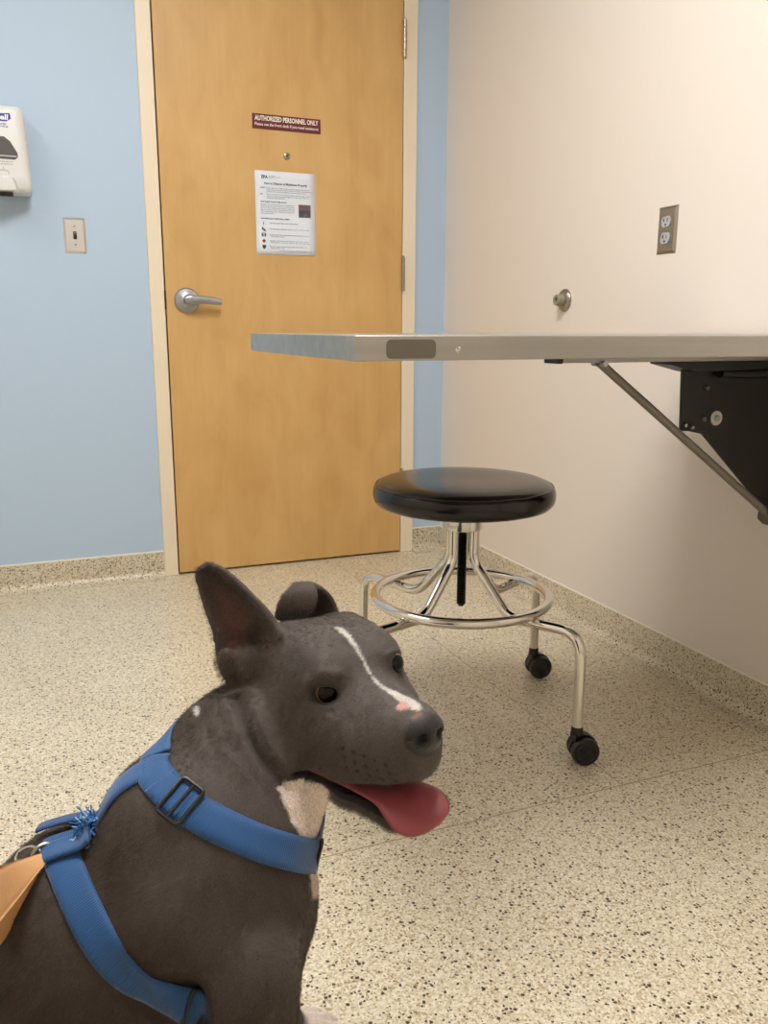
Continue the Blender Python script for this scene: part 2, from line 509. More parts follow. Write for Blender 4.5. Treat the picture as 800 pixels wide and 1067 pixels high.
for k, s in enumerate(steps):
    z = NZ1-0.181-k*0.0205
    line(tx, s, 0.0056, NX0+0.050, z, (0.11, 0.152, 0.150, 0.150, 0.155)[k])
    if k > 1: line(tx, 'before you throw it away.', 0.0054, NX0+0.054, z-0.006, (0, 0, 0.05, 0.15, 0.05)[k])
line(tx, 'For more information see the drug disposal page', 0.0054, NX0+0.085, NZ0+0.012, 0.125)
def patch(mb, x0, z0, x1, z1):
    y = sheet_y((x0+x1)/2, (z0+z1)/2)
    mb.box((x0, y-0.0004, z0), (x1, y+0.0003, z1))
ph = MB(); pd = MB()
px0, pz1 = NX1-0.062, NZ1-0.110
patch(ph, px0, pz1-0.045, px0+0.046, pz1)
pic = ph.build('picture', M_inkb, no, smooth=False)
for a in range(6):
    pb2 = MB(); patch(pb2, px0+0.003+a*0.0072, pz1-0.020, px0+0.0085+a*0.0072, pz1-0.010-0.003*(a % 3)); pd.add(pb2.v, pb2.f)
patch(pd, px0, pz1-0.032, px0+0.046, pz1-0.019); patch(pd, px0+0.004, pz1-0.043, px0+0.018, pz1-0.032); patch(pd, px0+0.034, pz1-0.042, px0+0.045, pz1-0.032)
pd.build('picture_shapes', M_inkd, pic, smooth=False)
ix = NX0+0.020
for k in range(5):
    z = NZ1-0.186-k*0.0205
    pd = MB(); pr = MB()
    y = sheet_y(ix, z)
    if k == 0:
        patch(pd, ix+0.0065, z+0.000, ix+0.0088, z+0.010); patch(pr, ix+0.0068, z-0.002, ix+0.0085, z-0.0005)
    elif k == 1:
        patch(pd, ix+0.001, z+0.004, ix+0.0075, z+0.011); patch(pd, ix+0.007, z-0.001, ix+0.014, z+0.0055); patch(pr, ix+0.012, z-0.002, ix+0.017, z+0.001)
    elif k == 2:
        patch(pd, ix, z, ix+0.016, z+0.002); patch(pd, ix, z+0.010, ix+0.016, z+0.012); patch(pd, ix, z+0.002, ix+0.003, z+0.010); patch(pd, ix+0.013, z+0.002, ix+0.016, z+0.010); patch(pd, ix+0.003, z+0.005, ix+0.013, z+0.007)
    elif k == 3:
        for r0, mb in ((0.0075, pr), (0.0035, pd)):
            mb.prism([(ix+0.008+r0, y-0.0004, z+0.005), (ix+0.008, y-0.0004, z+0.005+r0), (ix+0.008-r0, y-0.0004, z+0.005), (ix+0.008, y-0.0004, z+0.005-r0)], (0, 0.0004 if mb is pr else -0.0002, 0))
    else:
        pd.prism([(ix+0.001, y-0.0004, z+0.011), (ix+0.0155, y-0.0004, z+0.011), (ix+0.0145, y-0.0004, z+0.003), (ix+0.010, y-0.0004, z-0.003), (ix+0.006, y-0.0004, z-0.003), (ix+0.002, y-0.0004, z+0.003)], (0, 0.0004, 0))
    ic = pd.build('icon', M_inkk, no, smooth=False)
    if pr.v: pr.build('icon_accent', M_inkr, ic, smooth=False)

# light switch on the blue wall
def plate_mb(c, rgt, out, w, h, d=0.006, ch=0.007):
    c = Vector(c); r = Vector(rgt); o = Vector(out); u = Vector((0,0,1))
    P = lambda a, b, e: c + r*a + u*b + o*e
    W2, H2 = w/2, h/2
    vs = [P(-W2,-H2,0),P(W2,-H2,0),P(W2,H2,0),P(-W2,H2,0), P(-W2,-H2,0.001),P(W2,-H2,0.001),P(W2,H2,0.001),P(-W2,H2,0.001),
          P(-W2+ch,-H2+ch,d),P(W2-ch,-H2+ch,d),P(W2-ch,H2-ch,d),P(-W2+ch,H2-ch,d)]
    fs = [(3,2,1,0)]
    for k in (0, 4):
        fs += [(k+i, k+(i+1) % 4, k+4+(i+1) % 4, k+4+i) for i in range(4)]
    fs.append((8,9,10,11))
    return MB().add(vs, fs)
sw = thing('light_switch', 'metal toggle light switch plate on the blue wall left of the door', 'light switch', (-1.393, 0, 1.2245))
plate_mb((-1.393, 0, 1.2245), (1,0,0), (0,-1,0), 0.070, 0.1155).build('plate', M_plate, sw, smooth=False)
MB().box((-1.3985, -0.0075, 1.2125), (-1.3875, -0.005, 1.2375)).build('slot', M_dark, sw, smooth=False)
MB().prism([(-1.397, -0.006, 1.2245), (-1.397, -0.019, 1.2285), (-1.397, -0.019, 1.2345), (-1.397, -0.006, 1.2345)], (0.008, 0, 0)).build('toggle', mat('toggle_plastic', (120,112,102), 0.4), sw, smooth=False, bevel=0.0008)
for z in (1.1945, 1.2545):
    MB().lathe([(0.0035, 0), (0.0035, 0.0008), (0.002, 0.0014)], (-1.393, -0.006, z), (0,-1,0), 14).build('screw', M_nickel, sw)

# duplex outlet on the cream wall
oy = -1.309; oz = 1.173
ou = thing('power_outlet', 'metal duplex power outlet plate on the cream wall above the table', 'outlet', (0, oy, oz))
plate_mb((0, oy, oz), (0,-1,0), (-1,0,0), 0.072, 0.118).build('plate', M_nickel, ou, smooth=False)
M_rec = mat('grey_receptacle', (168,172,176), 0.4)
for s in (-1, 1):
    z = oz + s*0.0205
    prof = [(-0.0095, 0.0075), (0, 0.0)]
    pts = []
    for k in range(28):
        a = 2*pi*k/28
        yy = 0.0172*cos(a); zz = max(-0.0138, min(0.0138, 0.0172*sin(a)))
        pts.append((-0.0055, oy - yy, z + zz))
    rc = MB().prism(pts, (-0.0035, 0, 0)).build('receptacle', M_rec, ou, smooth=False, bevel=0.0006)
    h = MB()
    h.box((-0.0094, oy-0.0052, z-0.0005), (-0.0088, oy-0.0072, z+0.0085)).box((-0.0094, oy+0.0052, z-0.0015), (-0.0088, oy+0.0072, z+0.0095))
    h.box((-0.0094, oy+0.0052, z+0.003), (-0.0088, oy+0.0105, z+0.005))
    h.lathe([(0.0026, 0), (0.0026, 0.0005)], (-0.0089, oy, z-0.0075), (-1,0,0), 12)
    h.build('slot', M_dark, rc, smooth=False)
MB().lathe([(0.0033, 0), (0.0033, 0.001), (0.002, 0.0016)], (-0.006, oy, oz), (-1,0,0), 14).build('screw', M_nickel, ou)

# wall door stop
ws = thing('wall_bumper', 'round metal wall bumper with rubber tip on the cream wall near the corner', 'door stop', (0, -0.858, 1.009))
MB().lathe([(0.0345, 0), (0.0345, 0.003), (0.031, 0.008), (0.022, 0.012), (0.019, 0.012)], (0, -0.858, 1.009), (-1,0,0), 36).build('base', M_nickel, ws)
MB().lathe([(0.0185, 0.011), (0.0175, 0.030), (0.0165, 0.034), (0.0135, 0.0355), (0.0085, 0.0345), (0.0075, 0.028), (0.001, 0.027)], (0, -0.858, 1.009), (-1,0,0), 32).build('rubber_tip', mat('grey_rubber', (140,132,112), 0.6), ws)

# hand sanitizer dispenser, half of it beyond the left of the view
DX, DW = -1.598, 0.158
dz0, dz1 = 1.352, 1.610
dp = thing('sanitizer_dispenser', 'white wall mounted hand sanitizer dispenser with grey window on the blue wall', 'dispenser', (DX, 0, dz0))
def rrect(w, h, r, n=5):
    pts = []
    for cxs, cys, a0 in ((1,1,0), (-1,1,pi/2), (-1,-1,pi), (1,-1,1.5*pi)):
        for k in range(n+1):
            a = a0 + k/n*pi/2
            pts.append((cxs*(w/2-r)+r*cos(a), cys*(h/2-r)+r*sin(a)))
    return pts
def loft(rings):
    n = len(rings[0]); m = MB()
    vs = [p for r in rings for p in r]; fs = []
    for i in range(len(rings)-1):
        for k in range(n):
            fs.append((i*n+k, i*n+(k+1) % n, (i+1)*n+(k+1) % n, (i+1)*n+k))
    fs.append(tuple(range(n))[::-1]); fs.append(tuple((len(rings)-1)*n+k for k in range(n)))
    return m.add(vs, fs)
def disp_ring(w, h, r, y, dzc=0, flare=0.0):
    cz = (dz0+dz1)/2 + dzc
    return [(DX + a*(1 - flare*(b/h)), y, cz + b) for a, b in rrect(w, h, r)]
loft([disp_ring(DW, 0.250, 0.012, 0), disp_ring(DW, 0.250, 0.012, -0.034)]).build('back_plate', mat('grey_plastic', (196,198,198), 0.4), dp)
loft([disp_ring(DW-0.002, 0.256, 0.014, -0.030, 0.002, 0.10), disp_ring(DW-0.002, 0.258, 0.016, -0.075, 0.002, 0.12), disp_ring(DW-0.008, 0.254, 0.018, -0.092, 0.003, 0.14), disp_ring(DW-0.022, 0.238, 0.020, -0.101, 0.006, 0.16), disp_ring(DW-0.05, 0.205, 0.020, -0.104, 0.012, 0.18)]).build('cover', M_white, dp, ang=60)
# window: grey see-through patch shaped like a rounded triangle
wp = []
for a, b in [(-0.046, -0.026), (0.040, -0.026), (0.049, -0.020), (0.049, -0.010), (0.030, 0.018), (0.012, 0.029), (-0.012, 0.029), (-0.030, 0.018), (-0.049, -0.010), (-0.049, -0.020)]:
    wp.append((DX+a*0.96, -0.1035, 1.484+b*1.2))
MB().prism(wp, (0, -0.0022, 0)).build('level_window', mat('smoky_window', (92,90,92), 0.12), dp, smooth=False, bevel=0.001, label='smoky grey level window')
MB().box((DX-0.040, -0.1062, 1.460), (DX+0.044, -0.1050, 1.464)).build('level_bar', mat('pale_bar', (176,176,176), 0.3), dp, smooth=False)
lg = MB().prism([(DX-0.036, -0.1035, 1.563), (DX+0.022, -0.1035, 1.563), (DX+0.036, -0.1035, 1.572), (DX+0.034, -0.1035, 1.588), (DX+0.010, -0.1035, 1.586), (DX-0.036, -0.1035, 1.588)], (0, -0.0012, 0))
lg.build('logo_patch', mat('logo_blue', (44,62,158), 0.4), dp, smooth=False)
text_mb('Purell', 0.022, (DX-0.031, -0.1050, 1.568), (1,0,0), (0,0,1), 0.0003, None, 0.060, 0.0007, 0.1).build('lettering', M_lett, dp, smooth=False)
mbt = MB()
text_mb('ADVANCED', 0.0075, (DX-0.018, -0.1038, 1.5525), (1,0,0), (0,0,1), 0.0003, mbt, 0.040, 0.0003)
text_mb('HAND RUB', 0.0065, (DX-0.018, -0.1038, 1.5455), (1,0,0), (0,0,1), 0.0003, mbt, 0.044, 0.0002)
mbt.build('lettering', mat('logo_blue_small', (70,84,160), 0.5), dp, smooth=False)
mbt = MB()
text_mb('PLACE HANDS BELOW', 0.0065, (DX-0.03, -0.1038, 1.443), (1,0,0), (0,0,1), 0.0003, mbt, 0.062, 0.0001)
text_mb('DISPENSES AUTOMATICALLY', 0.0055, (DX-0.03, -0.1038, 1.436), (1,0,0), (0,0,1), 0.0003, mbt, 0.062, 0.0001)
for k in range(2):
    ar = [Vector((DX+0.002+0.016*cos(a), -0.1042, 1.412+0.011*sin(a)-k*0.004)) for a in [pi*q/10 for q in range(11)]]
    mbt.tube(ar, 0.0006, 6)
mbt.tube([(DX+0.002, -0.1042, 1.421), (DX+0.002, -0.1042, 1.431)], 0.0007, 6)
mbt.build('print', mat('grey_print', (150,146,140), 0.6), dp, smooth=False)
loft([[(DX+a, -0.096-0.010*(1-abs(a)/0.05), z) for a, z in [(-0.036,1.395),(-0.030,1.405),(0.030,1.405),(0.036,1.395),(0.044,1.362),(0.040,1.352),(-0.040,1.352),(-0.044,1.362)]],
      [(DX+a*0.8, -0.118, z) for a, z in [(-0.036,1.390),(-0.030,1.397),(0.030,1.397),(0.036,1.390),(0.044,1.366),(0.040,1.358),(-0.040,1.358),(-0.044,1.366)]]]).build('nozzle_hood', M_white, dp, bevel=0.003)
MB().box((DX-0.024, -0.112, 1.346), (DX+0.024, -0.070, 1.354)).build('nozzle', M_dark, dp, smooth=False, bevel=0.002)

dp.location.z -= 0.017
# ------------------------------------------------------------------ folding exam table
TX0, TY0, TZ, TT, TL = -1.149, -2.067, 0.910, 0.0345, 0.600
TY1 = TY0+TL; TX1 = -0.015
TM = -1.767
tb = thing('exam_table', 'stainless steel wall mounted folding exam table with a diagonal strut', 'table', (0, TM, 0.5))
pts = rrect(TX1-TX0, TL, 0.003, 3)
top = loft([[((TX0+TX1)/2+a, (TY0+TY1)/2+b, z) for a, b in pts] for z in (TZ-TT, TZ)])
top.build('tabletop', M_steel, tb, ang=30, bevel=0.0012, seg=2)
# dull worn patch and rivets on the front edge
yf = TY0-0.0006
rp_ = [( -1.066+a, yf, 0.8915+b) for a, b in rrect(0.075, 0.026, 0.007, 4)]
MB().prism(rp_, (0, 0.001, 0)).build('edge_label', mat('worn_steel_label', (128,122,112), 0.5, 0.8), tb, smooth=False)
for x in (-0.994,):
    MB().lathe([(0.0042, 0), (0.0042, 0.001), (0.0022, 0.0022), (0.0008, 0.0012)], (x, TY0, 0.8905), (0,-1,0), 16).build('rivet', M_chrome, tb)
# stiffening channel under the top
MB().box((-0.628, TM-0.022, TZ-TT-0.019), (-0.03, TM+0.022, TZ-TT)).build('channel', M_steel, tb, smooth=False, bevel=0.002)
MB().box((-0.642, TM-0.023, TZ-TT-0.020), (-0.628, TM+0.023, TZ-TT)).build('end_cap', M_plastic, tb, smooth=False, bevel=0.002)
# strut
st = MB().tube([(-0.540, TM-0.012, 0.858), (-0.060, TM-0.012, 0.517)], 0.0085, 16).build('strut', mat('grey_strut', (138,132,122), 0.5, 0.6), tb)
MB().lathe([(0.006, -0.02), (0.006, 0.02)], (-0.536, TM-0.010, 0.855), (0,1,0), 12).build('pivot_pin', M_satin, tb)
# black wall bracket: side plates, angle flange, top flange, round bar, bolts
yb = TM+0.012
plate = [(0.0, yb, 0.845), (-0.300, yb, 0.845), (-0.292, yb, 0.712), (-0.245, yb, 0.702), (-0.045, yb, 0.520), (0.0, yb, 0.490)]
MB().prism(plate, (0, 0.006, 0)).build('side_plate', M_black, tb, smooth=False, bevel=0.001)
MB().prism([(-0.318, yb-0.006, 0.846), (-0.245, yb-0.006, 0.846), (-0.240, yb-0.006, 0.708), (-0.310, yb-0.006, 0.712)], (0, 0.006, 0)).build('angle_flange', M_black, tb, smooth=False, bevel=0.001)
MB().prism([(-0.372, yb-0.03, 0.856), (-0.02, yb-0.03, 0.856), (-0.02, yb-0.03, 0.842), (-0.30, yb-0.03, 0.834), (-0.372, yb-0.03, 0.851)], (0, 0.06, 0)).build('top_flange', M_black, tb, smooth=False, bevel=0.001)
MB().tube([(-0.225, yb-0.014, 0.832), (-0.01, yb-0.014, 0.828)], 0.011, 16).build('pivot_bar', mat('dark_bar', (52,52,52), 0.35, 0.6), tb)
MB().box((-0.006, yb-0.004, 0.56), (0.0, yb+0.10, 0.86)).build('wall_plate', M_black, tb, smooth=False, bevel=0.001)
M_wash = mat('white_washer', (206,206,200), 0.45)
MB().lathe([(0.0155, 0), (0.0155, 0.0025), (0.006, 0.0025)], (-0.212, yb, 0.735), (0,-1,0), 28).build('washer', M_wash, tb)
def hexbolt(x, z, y, r, name='bolt', m=M_satin):
    MB().lathe([(r, 0), (r, 0.004), (r*0.8, 0.005), (0.0005, 0.005)], (x, y, z), (0,-1,0), 6).build(name, m, tb, smooth=False)
hexbolt(-0.212, 0.735, yb-0.0025, 0.007)
for x, z in ((-0.252, 0.735), (-0.250, 0.800)):
    hexbolt(x, z, yb-0.006, 0.006, 'bolt', mat('dark_bolt', (110,108,104), 0.4, 0.8))
for x, z in ((-0.300, 0.724), (-0.281, 0.719)):
    hexbolt(x, z, yb-0.006, 0.0045)
MB().prism([(-0.072, TM-0.03, 0.535), (-0.04, TM-0.03, 0.535), (-0.004, TM-0.03, 0.515), (-0.004, TM-0.03, 0.488), (-0.058, TM-0.03, 0.492), (-0.074, TM-0.03, 0.505)], (0, 0.036, 0)).build('strut_socket', mat('grey_socket', (96,88,76), 0.5, 0.5), tb, smooth=False, bevel=0.003)

# ------------------------------------------------------------------ rolling stool
SX, SY = -0.662, -1.466
sl = thing('rolling_stool', 'black vinyl round stool with chrome legs and foot ring under the table', 'stool', (SX, SY, 0))
def at(r, a, z): return Vector((SX+r*cos(a), SY+r*sin(a), z))
pf = [(0.03, 0.523), (0.150, 0.523), (0.186, 0.5235), (0.199, 0.528), (0.2065, 0.537), (0.209, 0.548), (0.2085, 0.560), (0.2055, 0.569), (0.203, 0.5715), (0.2015, 0.5718), (0.198, 0.5755), (0.185, 0.5815), (0.165, 0.5850), (0.12, 0.5870), (0.06, 0.5865), (0.0, 0.5855)]
MB().lathe(pf, (SX, SY, 0), (0,0,1), 72).build('seat', M_vinyl, sl, ang=50)
MB().tube([at(0.2025, 2*pi*k/72, 0.5722) for k in range(72)], 0.0016, 8, True).build('seam', M_vinyl, sl)
MB().lathe([(0.02, 0.468), (0.044, 0.468), (0.0455, 0.470), (0.0455, 0.519), (0.044, 0.5235), (0.02, 0.5235)], (SX, SY, 0), (0,0,1), 40).build('collar', M_chrome, sl)
scp = []
z = 0.285; n = 0
while z < 0.52:
    scp += [(0.0092, z), (0.0112, z+0.0016), (0.0092, z+0.0032)]; z += 0.0036
MB().lathe([(0.006, 0.280)] + scp, (SX, SY, 0), (0,0,1), 20).build('threaded_screw', mat('black_screw', (22,22,22), 0.35, 0.3), sl)
MB().tube([at(0.2025, 2*pi*k/96, 0.307) for k in range(96)], 0.0115, 16, True).build('foot_ring', M_chrome, sl)
A0 = radians(-65.5)
swivel = [radians(-18), radians(-10), radians(140), radians(200)]
for k in range(4):
    a = A0 + k*pi/2
    path = [at(0.034, a, 0.474), at(0.034, a, 0.396), at(0.135, a, 0.283), at(0.322, a, 0.293), at(0.324, a, 0.080)]
    path = fillet(path, [0.022, 0.034, 0.055], 8)
    lg_ = MB().tube(path, 0.0115, 16).build('leg', M_chrome, sl)
    p = at(0.324, a, 0)
    ca = MB()
    ca.lathe([(0.0105, 0.064), (0.0130, 0.066), (0.0130, 0.078), (0.0118, 0.083)], p, (0,0,1), 18)
    sa = swivel[k]; d = Vector((cos(sa), sin(sa), 0)); q = Vector((-d.y, d.x, 0))
    WR = 0.0305
    wc = p + d*0.015 + Vector((0,0,WR))
    hood = []
    for i in range(9):
        t = radians(10 + i*20)
        hood.append(wc + d*cos(t)*(WR+0.0015) + Vector((0,0,1))*sin(t)*(WR+0.0035))
    hood += [wc + d*(-0.029) + Vector((0,0,-0.002)), wc + d*0.013]
    ca.prism([h - q*0.0055 for h in hood], q*0.011)
    ca.box(p + Vector((-0.010,-0.010,0.050)), p + Vector((0.010,0.010,0.068)))
    cs = ca.build('caster', M_plastic, sl, ang=40)
    for s in (-1, 1):
        MB().lathe([(0.010, 0.006), (WR-0.002, 0.006), (WR, 0.009), (WR, 0.021), (WR-0.0025, 0.0245), (0.020, 0.0245), (0.018, 0.0225), (0.007, 0.0225), (0.006, 0.024), (0.0005, 0.0245)], wc, q*s, 32).build('wheel', M_plastic, cs)

# ------------------------------------------------------------------ dog
# dog frame: u right, v away from the viewer, w up, origin on the floor below the camera
def dP(x, y, v):
    a = (x-400)/CF; b = (533.5-y)/CF
    t = v/(cp_ + b*sp_)
    return np.array([a*t, v, CH + (-sp_ + b*cp_)*t])
cyw, syw = cos(CYAW), sin(CYAW)
def d2w(p):
    p = np.asarray(p, float)
    u, v, w = p[..., 0], p[..., 1], p[..., 2]
    return np.stack([CX + u*cyw + v*syw, CY - u*syw + v*cyw, w], -1)
def dQ(X):
    X = np.asarray(X, float); u, v, w = X[..., 0], X[..., 1], X[..., 2]-CH
    z = v*cp_ - w*sp_; yy = v*sp_ + w*cp_
    return np.stack([400+CF*u/z, 533.5-CF*yy/z], -1)
VM = 0.775                                   # plane through the middle of the dog's trunk

# head frame: x to the nose, y to the dog's left, z up, origin between the eyes
HS = 1.05
HY, HPT, HR = radians(-56.0), radians(-7.0), radians(2.0)
HO = np.array([-0.022, 0.800, 0.572])
def rot(y, pt, r):
    cy, sy = cos(y), sin(y); cq, sq = cos(pt), sin(pt); cr, sr = cos(r), sin(r)
    return (np.array([[cy,-sy,0],[sy,cy,0],[0,0,1]]) @ np.array([[cq,0,sq],[0,1,0],[-sq,0,cq]]) @ np.array([[1,0,0],[0,cr,-sr],[0,sr,cr]]))
HM = rot(HY, HPT, HR)
def hd_(x, y, z): return HM @ (np.array([x, y, z])*HS) + HO
def to_head(X): return ((np.asarray(X)-HO) @ HM)/HS

G0 = np.array([-0.66, 0.55, -0.012]); GH = 0.0027
GN = (np.array([0.10, 1.02, 0.76]) - G0)/GH
GN = GN.astype(int) + 1
FLD = np.full(tuple(GN), 0.06, np.float32)
AX = [(G0[i] + GH*np.arange(GN[i])).astype(np.float32) for i in range(3)]
def region(lo, hi):
    i0 = np.maximum(0, np.floor((np.asarray(lo)-G0)/GH).astype(int)); i1 = np.minimum(GN, np.ceil((np.asarray(hi)-G0)/GH).astype(int)+1)
    sl = tuple(slice(a, b) for a, b in zip(i0, i1))
    X = np.stack(np.meshgrid(*[AX[i][sl[i]] for i in range(3)], indexing='ij'), -1)
    return sl, X
def smin(a, b, k):
    if k <= 0: return np.minimum(a, b)
    h = np.maximum(k - np.abs(a-b), 0)/k
    return np.minimum(a, b) - h*h*k*0.25
def put(sl, d, k, cut=False):
    if cut: FLD[sl] = -smin(-FLD[sl], d, k)
    else: FLD[sl] = smin(FLD[sl], d, k)
PAD = 0.05
def ell(c, r, k=0.02, R=None, cut=False):
    c = np.asarray(c, np.float32); r = np.asarray(r, np.float32)
    m = max(r) + PAD
    sl, X = region(c-m, c+m)
    p = X - c
    if R is not None: p = p @ np.asarray(R, np.float32)
    k0 = np.sqrt(((p/r)**2).sum(-1)); k1 = np.sqrt(((p/(r*r))**2).sum(-1))
    put(sl, k0*(k0-1)/np.maximum(k1, 1e-6), k, cut)
def cone(a, b, r1, r2, k=0.02, cut=False, sq=None):
    """round cone; sq=(axis vector, factor) flattens it along that axis"""
    a = np.asarray(a, np.float32); b = np.asarray(b, np.float32)
    m = max(r1, r2)*1.4 + PAD
    sl, X = region(np.minimum(a, b)-m, np.maximum(a, b)+m)
    ab = b-a; p = X-a
    t = np.clip((p @ ab)/(ab @ ab), 0, 1)
    q = p - t[..., None]*ab
    if sq is not None:
        ax = np.asarray(sq[0], np.float32); ax = ax/np.linalg.norm(ax)
        q = q + (q @ ax)[..., None]*ax*(1/sq[1]-1)
    put(sl, np.sqrt((q*q).sum(-1)) - (r1 + (r2-r1)*t), k, cut)
def chain(pts, rs, k=0.02, cut=False):
    for i in range(len(pts)-1): cone(pts[i], pts[i+1], rs[i], rs[i+1], k, cut)
def sheet(rows, th, k=0.012, n=52, m=34, bow=None):
    """thin curved flap: rows of (left, right) points; bow(t, s) pushes its middle away from the viewer"""
    Lp = np.array([r[0] for r in rows]); Rp = np.array([r[1] for r in rows])
    tt = np.linspace(0, len(rows)-1, n)
    P = []
    for t in tt:
        i = min(int(t), len(rows)-2); f = t-i
        # smooth interpolation along the rows
        def cr(A):
            p0 = A[max(i-1, 0)]; p1 = A[i]; p2 = A[i+1]; p3 = A[min(i+2, len(A)-1)]
            return 0.5*((2*p1) + (-p0+p2)*f + (2*p0-5*p1+4*p2-p3)*f*f + (-p0+3*p1-3*p2+p3)*f**3)
        l, r = cr(Lp), cr(Rp)
        for s in np.linspace(0, 1, m):
            q = l + (r-l)*s
            if bow: q = q + bow(t/(len(rows)-1), s)
            P.append(q)
    P = np.array(P, np.float32)
    sl, X = region(P.min(0)-0.03, P.max(0)+0.03)
    sh = X.shape[:3]; Xf = X.reshape(-1, 3)
    d = np.full(len(Xf), 1e9, np.float32)
    for c in range(0, len(P), 64):
        D = ((Xf[:, None, :] - P[None, c:c+64])**2).sum(-1)
        d = np.minimum(d, D.min(1))
    put(sl, (np.sqrt(d) - th).reshape(sh), k)
def hell(c, r, k=0.02, cut=False, yaw=0, pt=0, rl=0):
    ell(hd_(*c), np.array(r)*HS, k*HS, HM @ rot(radians(yaw), radians(pt), radians(rl)), cut)
def hcone(a, b, r1, r2, k=0.02, cut=False, sq=None):
    cone(hd_(*a), hd_(*b), r1*HS, r2*HS, k*HS, cut, (HM @ np.array(sq[0]), sq[1]) if sq else None)
def both(fn, c, *a, **kw):
    for s in (1, -1):
        fn((c[0], c[1]*s, c[2]), *a, **{k: (v*s if k in ('yaw', 'rl') else v) for k, v in kw.items()})

# ---- trunk, sitting upright, facing right
LAT = (0, 1, 0)
p_sh = dP(223, 945, VM); p_mid = dP(106, 977, VM); p_rump = np.array([-0.44, VM, 0.128])
cone(p_sh, p_mid, 0.108, 0.118, 0.03, sq=(LAT, 0.92))
cone(p_mid, p_rump, 0.118, 0.130, 0.03, sq=(LAT, 0.95))
ell(dP(178, 850, VM), (0.06, 0.060, 0.058), 0.04)                        # withers
ell(dP(253, 928, VM), (0.055, 0.080, 0.075), 0.04)                      # forechest
for s, kk in ((-1, 0.03), (1, 0.03)):                                     # shoulders and upper arms
    cone(dP(205, 905, VM) + (0, 0.070*s, 0), dP(258 - (10 if s > 0 else 0), 965, VM) + (0, 0.074*s, 0), 0.046, 0.048, 0.035)
    cone(dP(258 - (10 if s > 0 else 0), 965, VM) + (0, 0.074*s, 0), dP(232, 1038, VM) + (0, 0.080*s, 0), 0.046, 0.042, 0.03)
# forelegs
e1 = dP(264, 1015, VM-0.084)
cone(dP(186, 1028, VM-0.118), dP(214, 1036, VM-0.112), 0.010, 0.013, 0.018, cut=True)
cone(dP(214, 1036, VM-0.112), dP(224, 1085, VM-0.112), 0.013, 0.016, 0.018, cut=True)
chain([e1, (e1[0]+0.004, VM-0.085, 0.20), (e1[0]+0.006, VM-0.088, 0.115), (e1[0]+0.010, VM-0.090, 0.055)], [0.043, 0.036, 0.027, 0.025], 0.02)
pw = dP(338, 1072, 0.925)
e2 = dP(272, 985, VM+0.085)
chain([e2, (pw[0]-0.055, VM+0.095, 0.19), (pw[0]-0.060, VM+0.110, 0.10), (pw[0]-0.045, VM+0.125, 0.05)], [0.042, 0.036, 0.027, 0.025], 0.02)
def paw(c, ang, s=1.0):
    d = np.array([cos(ang), sin(ang), 0]); l = np.array([-sin(ang), cos(ang), 0])
    ell(c + d*0.012 + (0,0,0.026), np.array([0.040, 0.032, 0.025])*s, 0.015, np.stack([d, l, np.array([0,0,1.0])], 1))
    for q, (f, w) in enumerate(((0.038, -0.026), (0.050, -0.009), (0.050, 0.009), (0.038, 0.026))):
        ell(c + d*f + l*w + (0,0,0.019), np.array([0.021, 0.0105, 0.0185])*s, 0.006, np.stack([d, l, np.array([0,0,1.0])], 1))
paw(np.array([e1[0]+0.012, VM-0.092, 0]), radians(-8))
paw(np.array([pw[0]-0.040, VM+0.128, 0]), radians(28))
# hindquarters (mostly left of the view)
for s in (-1, 1):
    hip = np.array([-0.475, VM+0.075*s, 0.20]); knee = np.array([-0.335, VM+0.150*s, 0.215]); hock = np.array([-0.480, VM+0.135*s, 0.075])
    chain([hip, knee], [0.095, 0.055], 0.04)
    chain([knee, hock, (-0.36, VM+0.145*s, 0.035)], [0.050, 0.030, 0.026], 0.02)
    paw(np.array([-0.345, VM+0.148*s, 0]), radians(10*s))
chain([(-0.56, VM, 0.09), (-0.60, VM+0.03, 0.035), (-0.625, VM+0.10, 0.028)], [0.032, 0.022, 0.014], 0.02)
# ---- neck
hb = hd_(-0.085, 0, -0.03)
n0 = dP(222, 876, VM+0.004); n1 = dP(262, 800, VM+0.055)
cone(n0, n1, 0.097, 0.084, 0.04, sq=(LAT, 0.82))
cone(n1, hb, 0.084, 0.064, 0.03, sq=(LAT, 0.78))
ell(dP(288, 858, VM+0.02), (0.033, 0.045, 0.05), 0.03)                         # throat

# ---- head
hell((-0.062, 0, -0.012), (0.078, 0.062, 0.052), 0.02)
hell((-0.056, -0.027, 0.010), (0.058, 0.032, 0.036), 0.018)
hell((-0.054, 0.026, 0.007), (0.056, 0.032, 0.035), 0.018)
both(hell, (-0.022, 0.030, 0.008), (0.030, 0.022, 0.022), 0.014)
both(hell, (-0.058, 0.038, -0.042), (0.050, 0.030, 0.050), 0.022)
both(hell, (-0.006, 0.038, -0.034), (0.034, 0.018, 0.022), 0.018)
hcone((-0.020, 0, -0.038), (0.076, 0, -0.033), 0.040, 0.027, 0.018, sq=((0,1,0), 1.04))
hcone((-0.010, 0, -0.066), (0.070, 0, -0.050), 0.034, 0.024, 0.015)
both(hell, (0.040, 0.019, -0.058), (0.050, 0.018, 0.033), 0.014, yaw=-14, pt=-8)
both(hell, (-0.006, 0.033, -0.064), (0.050, 0.019, 0.035), 0.018, yaw=-12)
hell((0.087, 0, -0.054), (0.013, 0.017, 0.020), 0.012)
hell((0.098, 0, -0.028), (0.0135, 0.0200, 0.0170), 0.006)
hell((-0.083, -0.042, 0.018), (0.024, 0.022, 0.026), 0.015)
hell((-0.083, 0.042, 0.010), (0.022, 0.022, 0.024), 0.015)
hcone((-0.080, -0.035, 0.024), (-0.080, 0.030, 0.022), 0.016, 0.016, 0.015)
